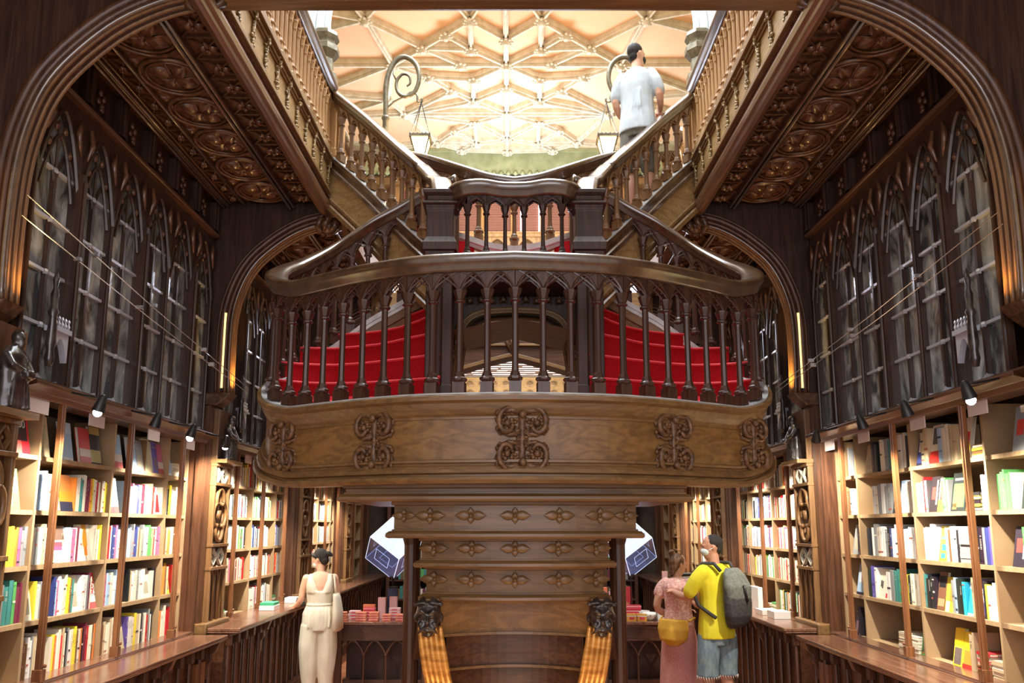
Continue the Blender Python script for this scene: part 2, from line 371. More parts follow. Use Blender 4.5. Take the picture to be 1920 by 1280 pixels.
# edge beams, fascias and the gallery floor slabs
for sd, snm in ((-1, 'left'), (1, 'right')):
    rt = sroot('trim_beam_' + snm, (sd * 1.8, 5.5, 4.9))
    f = lambda x, y, z: (sd * x, y, z)
    # profile in x (positive outwards), z; the corner roll with its grooves
    prof = [(1.86, 4.97), (1.86, 4.86), (1.835, 4.83), (1.80, 4.815), (1.775, 4.825), (1.765, 4.85), (1.745, 4.862), (1.735, 4.90), (1.745, 4.93), (1.76, 4.95), (1.76, 5.00)]
    mb = MB(); mb.prism([(a, b) for a, b in prof], 2.0, 7.35, 'xz')
    struct('corner_roll', mb.map(f), 'beam_y', rt, smooth=False, bev=.004)
    struct('fascia_board', MB().box(1.765, 1.80, 2.0, 7.2, 4.99, 5.30).map(f), 'panel_gold', rt)
    mo = MB(); mo.box(1.72, 1.80, 2.0, 7.2, 4.985, 5.02); mo.box(1.74, 1.80, 2.0, 7.2, 5.02, 5.045)
    mo.box(1.75, 1.80, 2.0, 7.2, 5.28, 5.30); mo.box(1.735, 1.80, 2.0, 7.2, 5.30, 5.33); mo.box(1.71, 1.86, 2.0, 7.25, 5.33, 5.36); mo.box(1.735, 1.86, 2.0, 7.25, 5.36, 5.45)
    struct('fascia_moulding', mo.map(f), 'mid_y', rt, bev=.004)
    orn = MB()
    for i in range(16):
        y = 3.0 + i * .28
        for k in range(24):
            z = 5.04 + k * .0155; w_ = .030 * (.55 + .45 * sin(k * .9 + i))
            orn.ball((1.755 - (.02 if z > 5.27 else 0), y + w_ * sin(k * 2.4 + i), z), .012, .012 + .006 * (k % 3), .010 + .004 * (k % 2), 6, 4)
        orn.tube([(1.757, y, 5.05), (1.755, y + .01, 5.2), (1.74, y, 5.40)], [.006, .010, .005], 6)
    struct('fascia_foliage', orn.map(f), 'carved_gold', rt, smooth=True)
    struct('floor_gallery_' + snm, MB().box(1.80, 3.5, 2.0, 16.2, 5.05, 5.44).map(f), 'mid_y')

# transverse arches: spandrel slab with rounded opening, mouldings along its edge, hanging boss
ARCH1 = [(2.80, 3.10), (2.81, 3.45), (2.80, 3.88), (2.75, 4.17), (2.66, 4.40), (2.50, 4.60), (2.29, 4.78), (2.05, 4.90), (1.84, 4.955)]
ARCH2 = [(2.64, 3.10), (2.65, 3.45), (2.64, 3.85), (2.57, 4.13), (2.46, 4.34), (2.30, 4.50), (2.12, 4.63), (1.95, 4.71), (1.80, 4.745)]
def arch(idx, y0, y1, prof, full):
    p = smooth_path([(a, 0, b) for a, b in prof], 4); pr_ = [(q.x, q.z) for q in p]
    z1 = pr_[-1][1]
    for sd, snm in ((-1, 'left'), (1, 'right')):
        rt = sroot('trim_arch_%s' % snm, (sd * 2.7, (y0 + y1) / 2, 3.1))
        f = lambda x, y, z: (sd * x, y, z)
        poly = pr_ + [(1.80, 5.04), (3.32, 5.04), (3.32, 3.10)]
        struct('spandrel', MB().prism(poly, y0 + .05, y1 - .05).map(f), 'window_wood', rt)
        for off, rr, ya, mt_ in ((.0, .016, y0 + .02, 'rail_top'), (.035, .020, y0 + .02, 'dark_z'), (.085, .030, y0 + .03, 'dark_z'), (.13, .014, y0 + .05, 'dark_z')):
            pts = []
            for i in range(len(p)):
                a = p[max(0, i - 1)]; b_ = p[min(len(p) - 1, i + 1)]; t = (b_ - a).normalized(); nn = Vector((t.z, 0, -t.x))
                pts.append(p[i] + nn * off + Vector((0, ya, 0)))
            struct('archivolt', MB().tube(pts, rr, 8).map(f), mt_, rt, smooth=True)
        # inner soffit lining of the jamb: fluted, gilt brown
        fl = MB()
        for k in range(3):
            yy = y0 + .05 + k * (y1 - y0 - .09) / 2
            fl.tube([q + Vector((0, yy, 0)) for q in p], .014, 6)
        struct('jamb_flute', fl.map(f), 'mid_z', rt, smooth=True)
        # jamb foot
        x = prof[0][0]
        struct('jamb_foot', MB().prism([(x - .03, 3.10), (3.3, 3.10), (3.3, 3.0), (x + .10, 2.98), (x + .02, 3.04)], y0, y1).map(f), 'carved', rt, bev=.01)
        bs = MB(); c = (prof[-1][0] - .02, y0 + .06, z1)
        bs.ball((c[0], c[1], c[2] - .0), .075, seg=10, rings=7)
        for k in range(7):
            a = 2 * pi * k / 7
            bs.tube([(c[0] + .03 * cos(a), c[1] + .03 * sin(a), c[2] + .06), (c[0] + .10 * cos(a), c[1] + .10 * sin(a), c[2] + .03), (c[0] + .105 * cos(a + .3), c[1] + .105 * sin(a + .3), c[2] - .03), (c[0] + .06 * cos(a + .5), c[1] + .06 * sin(a + .5), c[2] - .075)], [.02, .035, .03, .008], 6)
        struct('leaf_pendant', bs.map(f), 'carved', rt, smooth=True)
    if full:
        bm_ = MB(); bm_.box(-1.84, 1.84, y0 + .02, y1 - .02, 4.945, 5.2); bm_.box(-1.84, 1.84, y0 - .01, y0 + .03, 5.0, 5.12); bm_.box(-1.84, 1.84, y0 + .05, y1 - .05, 4.93, 4.95)
        struct('trim_crossbeam', bm_, 'mid_x', bev=.008)
arch(1, 4.22, 4.42, ARCH1, True); arch(2, 7.32, 7.52, ARCH2, False); arch(3, 10.5, 10.9, ARCH2, False); arch(4, 13.5, 13.9, ARCH2, False)

# low pointed cross arch of the rear hall seen under the stair, and the lit carved ceiling beyond
def lowarch(y0, y1):
    h = 12; pts = [(-1.9, 3.62)] + [(-1.9 + 3.8 * i / 24, 4.10 - .36 * abs(-1.9 + 3.8 * i / 24) ** 1.12 * .8) for i in range(25)] + [(1.9, 3.62), (1.9, 4.72), (-1.9, 4.72)]
    struct('trim_low_arch', MB().prism(pts[1:26] + [(1.9, 4.72), (-1.9, 4.72)], y0, y1), 'dark_x')
    e = MB(); e.sweep([(a, y0 - .01, b) for a, b in pts[1:26]], [(-.02, 0), (.03, 0), (.03, .05), (-.02, .05)]); e.box(-1.9, 1.9, y0 - .05, y0, 4.24, 4.27); e.box(-1.9, 1.9, y0 - .07, y0, 4.50, 4.54)
    struct('trim_low_arch_moulding', e, 'mid_x', bev=.004)
    c = MB()
    for i in range(30):
        x = -1.85 + i * .128
        c.tube([(x + .05 * cos(a) * (1 - a / 9), y0 - .01, 4.385 + .09 * sin(a) * (1 - a / 9)) for a in [j * .8 for j in range(9)]], .010, 5)
    for k in (-1, 0, 1): petal(c, (0, y0 - .02, 4.25), pi / 2, .01, .01, .01); c.tube([(0, y0 - .03, 4.14), (k * .07, y0 - .05, 4.28), (k * .05, y0 - .03, 4.46)], [.015, .03, .01], 6)
    struct('trim_low_arch_carving', c, 'carved', smooth=True)
    struct('trim_tall_panel', MB().box(-1.9, 1.9, y0 + .05, y1, 4.72, 5.0), 'mid_x')
lowarch(10.42, 10.72)
lit = MB(); lit.box(-3.2, 3.2, 13.95, 16.0, 4.86, 4.95)
struct('ceiling_rear', lit, 'plaster_white')
lc = MB()
random.seed(3)
for i in range(60):
    x = random.uniform(-1.6, 1.6); y = random.uniform(14.1, 15.7); w = random.uniform(.06, .22)
    lc.box(x, x + w, y, y + .04, 4.845, 4.86)
for i in range(9): lc.box(-1.7, 1.7, 14.1 + i * .2, 14.12 + i * .2, 4.84, 4.86)
struct('ceiling_rear_lattice', lc, 'dark_x')
fr = MB(); fr.box(-1.9, 1.9, 15.84, 15.9, 4.38, 4.84); struct('trim_rear_frieze', fr, 'gold_y')
fq = MB()
for i in range(16):
    for z in (4.52, 4.70):
        fq.merge(MB().lathe((0, 0, 0), [(.03, 0), (.05, .01), (.05, .02), (.03, .03)], 8), lambda x, y, z_: (-1.8 + i * .24 + x * 1.4, 15.84 - z_, z + y))
struct('trim_rear_frieze_rosettes', fq, 'mid_y')

# ------------------------------------------------------------------ gothic glazing above the bookcases
# posts along each bay: (start, end, post stations)
CASES = [(4.50, 7.30, (4.97, 5.90, 6.85)), (7.92, 10.42, (8.24, 9.14, 10.05)), (11.10, 13.35, (11.4, 12.25, 13.1)), (13.95, 15.9, (14.5, 15.3))]
XW = 2.86
def ogive(t, w):      # height of a pointed arch over 0..1, width w
    u = abs(t - .5) * 2; return w * 1.15 * (1 - u ** 1.75)
wi = 0
for sd in (-1, 1):
    f = lambda x, y, z: (sd * x, y, z)
    for bi, (ya, yb, posts) in enumerate(CASES):
        wi += 1
        if bi == 3: continue
        rt = sroot('window_%d' % wi, (sd * XW, (ya + yb) / 2, 2.72))
        struct('glass', MB().box(XW + .035, XW + .04, ya, yb, 2.72, 4.6).map(f), 'glass_reflection', rt)
        # mullion stations: posts, then halfway mullions
        st = sorted(list(posts) + [(a + b) / 2 for a, b in zip(posts, posts[1:])])
        d = st[1] - st[0]
        if st[0] - d > ya - .1: st = [st[0] - d] + st
        st = st + [st[-1] + d]
        st = [s_ for s_ in st if ya - .12 < s_ < yb + .2]
        fine = bi < 2
        mul = MB(); tra = MB(); trc = MB(); lead = MB(); cus = MB()
        for s_ in st:
            big = any(abs(s_ - p_) < .01 for p_ in posts)
            w = .055 if big else .035
            mul.box(XW - .005 - (.045 if big else 0), XW + .035, s_ - w / 2, s_ + w / 2, 2.72, 4.15)
            mul.tube([(XW - .012 - (.045 if big else 0), s_, 2.74), (XW - .012 - (.045 if big else 0), s_, 4.1)], .012, 6)
        for a, b in zip(st, st[1:]):
            w = b - a; zs = 3.98; n = 14
            # pierced spandrel: solid above the ogive
            lo = [(a + w * i / n, zs + ogive(i / n, w * .95)) for i in range(n + 1)]
            poly_t = [(y, 4.60) for y, z in lo]
            for i in range(n):
                trc.prism([lo[i], lo[i + 1], poly_t[i + 1], poly_t[i]], XW - .01, XW + .034, 'yz')
            arcp = [(XW - .012, y, z) for y, z in lo]
            trc.tube(arcp, .016, 6)
            trc.tube([(XW - .0, a + w * .12 + w * .76 * i / n, zs - .05 + ogive(i / n, w * .72)) for i in range(n + 1)], .012, 6)
            for i in (3, 5, 9, 11):   # cusps with crockets
                y, z = lo[i]; cus.ball((XW, y + (.02 if i < 7 else -.02), z - .07), .018, .022, .03, 6, 4)
            for k in (-1, 1):     # sunk daggers in the spandrel
                cus.tube([(XW - .03, a + (0.06 if k > 0 else w - .06), 4.5), (XW - .035, a + (0.09 if k > 0 else w - .09), 4.40), (XW - .03, a + (.04 if k > 0 else w - .04), 4.27)], [.014, .02, .006], 5)
            m_ = (a + b) / 2
            mul.box(XW + .004, XW + .034, m_ - .012, m_ + .012, 2.74, 4.10)
            mul.tube([(XW + .01, m_, 4.1), (XW + .01, m_, 4.42)], .010, 5)
            # two little heads
            for q in (a, m_):
                trc.tube([(XW + .015, q + w / 2 * i / 8, 4.0 + ogive(i / 8, w * .42)) for i in range(9)], .011, 5)
            for z in (3.075, 3.41, 3.745, 4.07):
                for q0, q1 in ((a, m_), (m_, b)):
                    tra.box(XW + .005, XW + .034, q0 + .03, q1 - .03, z, z + .020)
                tra.ball((XW + .012, m_, z + .009), .016, .03, .022, 6, 4)
            # foiled feet of each light
            for q0, q1 in ((a, m_), (m_, b)):
                wq = q1 - q0; ff = MB()
                lo2 = [(q0 + wq * i / 8, 2.74 + .045 * abs(i / 8 - .5) ** 2 * 4) for i in range(9)]
                for i in range(8): tra.prism([(lo2[i][0], 2.72), (lo2[i + 1][0], 2.72), lo2[i + 1], lo2[i]], XW, XW + .034, 'yz')
        struct('mullion', mul.map(f), 'window_wood', rt); struct('transom', tra.map(f), 'lead', rt)
        struct('tracery', trc.map(f), 'window_wood', rt); struct('cusp', cus.map(f), 'carved_ceiling', rt, smooth=True)
        # sill shelf, top rail
        sl = MB(); sl.prism([(XW - .16, 2.675), (XW - .16, 2.70), (XW - .10, 2.715), (XW - .06, 2.74), (XW + .1, 2.74), (XW + .1, 2.62), (XW - .06, 2.62), (XW - .08, 2.655)], (4.24 if sd > 0 and bi == 0 else ya - .02), yb + .02, 'xz')
        struct('sill', sl.map(f), 'dark_y', rt, bev=.004)
        tr = MB(); tr.box(XW - .05, XW + .1, ya, yb, 4.585, 4.605); tr.tube([(XW - .045, ya, 4.61), (XW - .045, yb, 4.61)], .02, 8)
        struct('top_rail', tr.map(f), 'dark_y', rt)
        fz = MB(); fz.box(XW + .02, XW + .1, ya, yb, 4.62, 4.97); n = int((yb - ya) / .40)
        fl = MB()
        for i in range(n + 1):
            y = ya + (yb - ya) * i / n
            fz.box(XW - .04, XW + .03, y - .055, y + .055, 4.66, 4.93); fz.box(XW - .055, XW + .03, y - .02, y + .02, 4.66, 4.93)
            if i < n:
                y += .2
                for k in range(4):
                    a_ = k * pi / 2 + .4; fl.ball((XW, y + .035 * cos(a_), 4.8 + .05 * sin(a_)), .018, .022, .028, 6, 4)
                fl.ball((XW - .01, y, 4.72), .016, .03, .02, 6, 4)
        struct('frieze', fz.map(f), 'window_wood', rt, bev=.004); struct('frieze_leaf', fl.map(f), 'carved_ceiling', rt, smooth=True)

# ------------------------------------------------------------------ upper hall
ZV = 9.8
struct('ceiling_vault', MB().box(-3.62, 3.62, 9.9, 16.3, ZV, ZV + .1), 'plaster')
struct('ceiling_front', MB().box(-3.62, -1.8, 2.0, 9.9, ZV, ZV + .1).box(1.8, 3.62, 2.0, 9.9, ZV, ZV + .1), 'plaster')
K = {'a0': (0, 11.94), 'a1': (0, 12.66), 'a2': (0, 13.4), 'a3': (0, 14.32), 'a4': (0, 15.34), 'a5': (0, 15.88), 'az': (0, 10.2),
     'b1': (-.56, 11.43), 'b2': (-.97, 11.80), 'b3': (-1.38, 12.16), 'b4': (-.58, 12.2), 'b5': (-1.96, 12.66), 'b6': (-.78, 12.64), 'b7': (-2.2, 11.41),
     'b8': (-1.36, 13.04), 'b9': (-.58, 13.11), 'b10': (-1.0, 13.49), 'b11': (-2.2, 13.79), 'b12': (-.62, 13.85), 'b13': (-1.95, 14.32), 'b14': (-.63, 14.66),
     'b15': (-1.04, 15.0), 'b16': (-1.44, 15.5), 'b17': (-.64, 15.53), 'b18': (-.96, 15.82), 'w1': (-3.5, 12.66), 'w2': (-3.5, 13.6), 'w3': (-3.5, 11.9), 'w4': (-3.5, 14.5), 'n1': (-1.2, 10.1), 'n2': (-2.6, 10.2), 'w5': (-3.5, 11.0), 'w6': (-3.0, 15.88)}
ED = 'az-a0 a0-a1 a1-a2 a2-a3 a3-a4 a4-a5 b1-b2 b2-b3 b3-b5 b1-a0 b1-b4 b4-b2 b4-b3 b4-a1 b3-b6 b6-a1 b5-b6 b5-b7 b7-b3 b5-b11 b5-b8 b8-b9 b8-b10 b10-b12 b9-b12 b9-a1 b12-a2 b12-a3 b10-b13 b13-a3 b13-b12 b13-b14 b14-a3 b14-b15 b15-b16 b15-b17 b14-b17 b17-a4 b14-a4 b16-b17 b13-b16 b16-b18 b18-a5 b17-b18 b11-b13 w1-b5 b5-w2 b7-w3 b11-w2 b13-w4 b1-n1 b7-n1 b1-az b7-n2 b7-w5 b16-w6 b11-w4'.split()
CV = -.1
vr = sroot('ceiling_rib', (CV, 13, ZV))
rbm = MB(); bo = MB()
for e in ED:
    a, b = e.split('-'); A, B = K[a], K[b]
    for s_ in (1, -1):
        P0 = (CV + s_ * A[0], A[1], ZV - .045); P1 = (CV + s_ * B[0], B[1], ZV - .045)
        if s_ == -1 and A[0] == 0 and B[0] == 0: continue
        rbm.bar(P0, P1, .085, .09); rbm.bar((P0[0], P0[1], ZV - .11), (P1[0], P1[1], ZV - .11), .035, .06)
struct('rib', rbm, 'plaster_rib', vr)
for k, A in K.items():
    if k[0] == 'w' or k[0] == 'n': continue
    for s_ in ((1, -1) if A[0] else (1,)):
        c = (CV + s_ * A[0], A[1], ZV - .15); rr = .095
        bo.lathe(c, [(.02, -.05), (.05, -.045), (.045, -.02), (.075, 0), (.06, .04), (.04, .10)], 10)
        for j in range(8):
            a = 2 * pi * j / 8; bo.ball((c[0] + rr * cos(a), c[1] + rr * sin(a), c[2] + .01), .032, .032, .022, 6, 4)
struct('rib_boss', bo, 'plaster_rib', vr, smooth=True)
# gallery columns with octagonal capitals and the white plaster arches springing from them
for sd, snm in ((-1, 'left'), (1, 'right')):
    for yc in (8.0,):
        f = lambda x, y, z: (sd * x, y, z)
        rt = sroot('trim_column_' + snm, (sd * 2.02, yc, 5.45))
        c = (2.04, yc, 5.45)
        struct('shaft', MB().lathe(c, [(.15, 0), (.15, .25), (.10, .32), (.095, 1.18), (.095, 1.3)], 8).map(f), 'bronze_green', rt)
        struct('capital', MB().lathe(c, [(.095, 1.12), (.15, 1.16), (.15, 1.24), (.10, 1.28), (.10, 1.42), (.16, 1.50), (.16, 1.56), (.115, 1.60), (.12, 1.62), (.155, 1.68), (.15, 1.72), (.10, 1.76)], 8).map(f), 'bronze_green', rt)
        wm = MB()
        for k, (dx, r_) in enumerate(((0, .05), (.09, .04), (-.08, .035))):
            pts = [(2.10 + dx, yc, 7.18), (2.10 + dx, yc, 7.30)] + [(2.10 - .75 * (1 - cos(t)) + dx * cos(t), yc, 7.30 + .8 * sin(t) - dx * sin(t)) for t in [j * pi / 2 / 12 for j in range(1, 13)]]
            wm.tube(pts, r_, 8)
        wm.box(2.16, 2.6, yc - .05, yc + .05, 7.2, 9.8)
        struct('plaster_arch', wm.map(f), 'plaster_white', rt, smooth=False)
# added glowing strips that imitate lit jamb edges beside the arch feet
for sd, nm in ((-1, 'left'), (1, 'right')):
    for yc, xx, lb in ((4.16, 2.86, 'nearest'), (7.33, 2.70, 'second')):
        t = thing('edge_glow_strip', (sd * xx, yc, 3.12), 'thin vertical glowing strip standing for the lit edge at the %s arch foot on the %s' % (lb, nm), 'light', 'glow strips for the lit edges at the arch feet')
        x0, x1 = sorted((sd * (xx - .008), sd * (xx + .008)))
        MB().box(x0, x1, yc - .012, yc + .012, 3.14, 3.86).build('tube', 'edge_glow', t); MB().box(x0 - .004, x1 + .004, yc - .016, yc + .016, 3.11, 3.14).build('strip_foot', 'black', t)
        spot('edge_glow_spot', (sd * (xx - .14), yc + .06 if yc > 5 else yc + .2, 3.16), (sd * (xx - .02), yc + .1, 3.9), (9 if yc < 5 else 24), (1, .58, .16), 120, .06)  # unseen spot added to warm the lower jamb
# rear hall: timber screen with louvred shutters
rt = sroot('window_9', (0, 16.1, 7.4))
sh = MB(); fm = MB()
for i in range(-4, 5):
    x = i * .62
    fm.box(x - .035, x + .035, 16.02, 16.12, 5.45, 8.95); fm.tube([(x, 16.0, 7.2), (x, 16.0, 8.9)], .03, 6)
    if i < 4:
        for j in range(30):
            z = 7.98 + j * .031; sh.box(x + .04, x + .58, 16.08, 16.10 + .004, z, z + .020)
        n = 10
        for k in range(n):
            t0, t1 = k / n, (k + 1) / n
            fm.prism([(x + .62 * t0, 8.42 + ogive(t0, .5)), (x + .62 * t1, 8.42 + ogive(t1, .5)), (x + .62 * t1, 9.0), (x + .62 * t0, 9.0)], 16.04, 16.1)
            fm.prism([(x + .62 * t0, 7.42 + ogive(t0, .36)), (x + .62 * t1, 7.42 + ogive(t1, .36)), (x + .62 * t1, 7.86), (x + .62 * t0, 7.86)], 16.04, 16.1)
fm.box(-2.6, 2.6, 15.98, 16.1, 7.86, 7.96); fm.box(-2.6, 2.6, 15.95, 16.1, 7.93, 7.96); fm.box(-2.6, 2.6, 15.98, 16.1, 7.10, 7.2)
struct('shutter_louvres', sh, 'shutter', rt); struct('frame', fm, 'gold_z', rt)
dl = MB()
for x in (-.02, .18, .56): dl.box(x, x + (.035 if x != .18 else .02), 16.05, 16.075, 7.98, 8.75)
struct('daylight_gap', dl, 'daylight_pane', rt)
struct('window_11', MB().box(-1.7, 1.7, 16.12, 16.14, 5.6, 6.95), 'daylight_pane')  # unseen glowing pane added behind the rear daylight area light
# skylight panes in the roof over the stairwell and the street window behind the viewer
struct('window_10', MB().box(-1.8, 1.8, 4.2, 9.9, 9.88, 9.9), 'skylight_pane')
skf = MB()
for i in range(7): skf.box(-1.8, 1.8, 4.2 + i * .93, 4.25 + i * .93, 9.80, 9.87)
for i in range(5): skf.box(-1.8 + i * .89, -1.76 + i * .89, 4.2, 9.9, 9.80, 9.87)
struct('trim_skylight_bars', skf, 'iron')
# gallery bookcases and pilasters on the upper floor walls
for sd, snm in ((-1, 'left'), (1, 'right')):
    f = lambda x, y, z: (sd * x, y, z)
    for i in range(7):
        y = 4.6 + i * 1.55
        p = MB(); p.box(3.30, 3.5, y, y + .12, 5.45, 8.6); p.tube([(3.28, y + .06, 5.5), (3.28, y + .06, 8.3)], .03, 6); p.box(3.25, 3.5, y - .03, y + .15, 8.25, 8.32)
        for k in range(10):
            t0, t1 = k / 10, (k + 1) / 10
            p.prism([(y + .12 + 1.43 * t0, 7.9 + .6 * ogive(t0, 1)), (y + .12 + 1.43 * t1, 7.9 + .6 * ogive(t1, 1)), (y + .12 + 1.43 * t1, 8.7), (y + .12 + 1.43 * t0, 8.7)], 3.36, 3.48, 'yz')
        struct('trim_gallery_pilaster_' + snm, p.map(f), 'gold_z')
# ================================================================== THE STAIRCASE
SX = .02
def sxp(p): return (p[0] + SX, p[1], p[2])
stair = thing('staircase', (SX, 5.9, 0), 'carved wooden double staircase with red carpet and bowed balcony filling the hall centre', 'staircase')
RAILP = [(-.075, -.01), (-.088, .02), (-.08, .045), (-.045, .062), (.045, .062), (.08, .045), (.088, .02), (.075, -.01), (.055, -.025), (.05, -.05), (.035, -.062), (-.035, -.062), (-.05, -.05), (-.055, -.025)]
def baluster_mesh(h, r=.019, w=.036):
    b = MB()
    b.lathe((0, 0, 0), [(w * 1.35, 0), (w * 1.35, .075), (w * 1.1, .082)], 4)
    b.lathe((0, 0, 0), [(w * .95, .08), (w * 1.25, .092), (w * 1.25, .102), (w * .9, .112), (w * .8, .13), (r * 1.1, .145), (r, .2), (r * .95, h - .09), (r * 1.05, h - .075), (w * .9, h - .068), (w * .9, h - .058), (r * 1.2, h - .05), (w, h - .015), (w * 1.15, h), (w * 1.15, h + .012)], 8)
    return b
def arcade(base, hs, ht, w_k=1.0, th=.022):
    mb = MB(); n = 8
    for a, b in zip(base, base[1:]):
        a, b = Vector(a), Vector(b); t = b - a; L = Vector((t.x, t.y, 0)).length
        nn = Vector((-t.y, t.x, 0)).normalized() * th
        lo = []; up = []
        W_ = min(L * .82, (ht - hs - .03) / 1.15)
        for i in range(n + 1):
            q = i / n; p = a.lerp(b, q); h = hs + ogive(q, W_)
            if i in (0, n): h = hs - .01
            lo.append(p + Vector((0, 0, h))); up.append(p + Vector((0, 0, ht)))
        for s_ in (-1, 1):
            mb.strip([p + nn * s_ for p in lo], [p + nn * s_ for p in up])
        mb.strip([p - nn for p in lo], [p + nn for p in lo])
        # raised interlaced mouldings and a cusp
        for s_ in (-1, 1):
            mb.tube([p + nn * s_ * 1.15 + Vector((0, 0, .006)) for p in lo], .0085, 5)
        m_ = a.lerp(b, .5)
        mb.tube([a + Vector((0, 0, ht - .012)), b + Vector((0, 0, ht - .012))], .03, 4)
        for q, dz in ((.22, 0), (.78, 0)):
            p = a.lerp(b, q); mb.ball(p + Vector((0, 0, hs + ogive(q, W_) - .012)), .012, seg=6, rings=4)
        for s_ in (-1, 1):      # second order of interlacing arches rising to the neighbouring rail point
            for u in (0, 1):
                c0, c1 = (a, b) if u == 0 else (b, a)
                mb.tube([c0.lerp(c1, q) + nn * s_ * 1.1 + Vector((0, 0, hs + (ht - hs) * (q ** .7))) for q in (0, .2, .4, .6, .8, 1)], .006, 4)
    return mb
def balustrade(parent, base, H, n, mat, railmat='rail_top', hs=None, skip_ends=False, r=.019, w=.036, rail=True, name='', arcm=None):
    """base: smooth polyline at baluster feet; H: height of the rail top above it"""
    st = resample(base, n)
    hs = hs or H - .30; ht = H - .11
    me = None
    bm_ = baluster_mesh(hs, r, w)
    for i, p in enumerate(st):
        if skip_ends and i in (0, n): continue
        t = st[min(i + 1, n)] - st[max(i - 1, 0)]; rz = math.atan2(t.y, t.x)
        if me is None:
            o = bm_.build('baluster', mat, parent, smooth=False, world=True); me = o.data
        else:
            o = bpy.data.objects.new('baluster', me); C.objects.link(o); o.parent = parent; o.matrix_parent_inverse = wmat(parent).inverted()
        o.location = p; o.rotation_euler = (0, 0, rz)
    arcade(st, hs, ht).build('arcade_tracery', arcm or mat, parent)
    if rail: MB().sweep([Vector(p) + Vector((0, 0, H - .062)) for p in base], RAILP).build('handrail', railmat, parent, smooth=True)

# lower balcony: string, fascia, balusters
SH = [(0, 4.92, 2.68), (.57, 5.0, 2.68), (.97, 5.17, 2.68), (1.34, 5.39, 2.68), (1.62, 5.56, 2.69), (1.83, 5.68, 2.75), (1.94, 5.86, 2.86), (1.96, 6.05, 2.97), (1.90, 6.30, 3.10), (1.78, 6.50, 3.24), (1.62, 6.64, 3.38), (1.43, 6.71, 3.51), (1.22, 6.74, 3.65), (1.0, 6.74, 3.77), (.8, 6.70, 3.87), (.5, 6.62, 3.98)]
SQ = lambda x: x if x < 1.3 else 1.3 + (x - 1.3) * .80
SH = [(SQ(a), b, c) for a, b, c in SH]
half = smooth_path(SH, 9)
full = [sxp(mir(p)) for p in reversed(half[1:])] + [sxp(p) for p in half]
FASC = [(.05, 0), (-.07, 0), (-.095, -.012), (-.095, -.04), (-.07, -.055), (-.06, -.09), (-.045, -.12), (-.03, -.135), (-.03, -.15)]
FPAN = [(-.02, -.15), (-.02, -.405), (.02, -.405), (.02, -.15)]
FLOW = [(-.03, -.40), (-.045, -.405), (-.045, -.42), (-.03, -.425), (-.035, -.44), (-.055, -.445), (-.07, -.465), (-.075, -.485), (-.05, -.495), (-.05, -.505), (-.09, -.51), (-.10, -.53), (-.085, -.55), (.05, -.55), (.05, -.40)]
MB().sweep(full, FASC + [(.05, -.15)]).build('cornice', 'mid_x', stair, smooth=False)
MB().sweep(full, FPAN).build('fascia_panel', 'panel', stair)
MB().sweep(full, FLOW).build('base_moulding', 'mid_x', stair)
# pale ledge under the balusters
MB().sweep([p for p in full], [(-.068, .001), (.048, .001), (.048, .010), (-.068, .010)]).build('string_ledge', 'stone_string', stair)
MB().sweep([p for p in full], [(.048, .010), (.057, .010), (.057, -.035), (.050, -.04), (.057, -.045), (.057, -.075), (.048, -.075)]).build('inner_string_band', 'stone_string', stair)
# soffit and floor of the bowed front
ft = [p for p in half if p[1] <= 5.95 and p[2] < 2.95]
A = [sxp(mir(p)) for p in ft]; B = [sxp(p) for p in ft]
low = lambda P, d: [(p[0], p[1], p[2] - d) for p in P]
MB().strip(low(A, .53), low(B, .53)).build('balcony_soffit', 'mid_x', stair)
MB().strip(low(A, .07), low(B, .07)).build('balcony_floor', 'carpet', stair)
bal_base = resample(full, 58)
# omit the hidden tail ends behind the newels
balustrade(stair, [Vector(p) + Vector((0, 0, .008)) for p in full], .915, 50, 'red_z', hs=.665, r=.022, w=.040)
# steps
N = {1: [(.55, 5.70), (1.0, 5.78), (1.4, 5.80), (1.62, 5.78), (1.80, 5.72)],
     2: [(.55, 5.76), (.71, 5.86), (1.19, 6.02), (1.49, 6.04), (1.70, 6.0), (1.90, 5.88)],
     3: [(.55, 5.80), (.70, 5.88), (.86, 5.98), (1.21, 6.15), (1.46, 6.21), (1.71, 6.19), (1.94, 6.10)],
     4: [(.55, 5.83), (.71, 5.95), (1.05, 6.24), (1.25, 6.33), (1.52, 6.41), (1.86, 6.38)],
     5: [(.55, 5.86), (.74, 6.17), (.92, 6.39), (1.10, 6.53), (1.27, 6.60), (1.58, 6.66)],
     6: [(.55, 5.90), (.62, 6.2), (.75, 6.5), (.95, 6.74)], 7: [(.5, 5.95), (.46, 6.3), (.42, 6.64)], 8: [(0, 5.95), (0, 6.3), (0, 6.64)]}
rp = {k: resample([Vector((SQ(a), b, 0)) for a, b in v], 10) for k, v in N.items()}
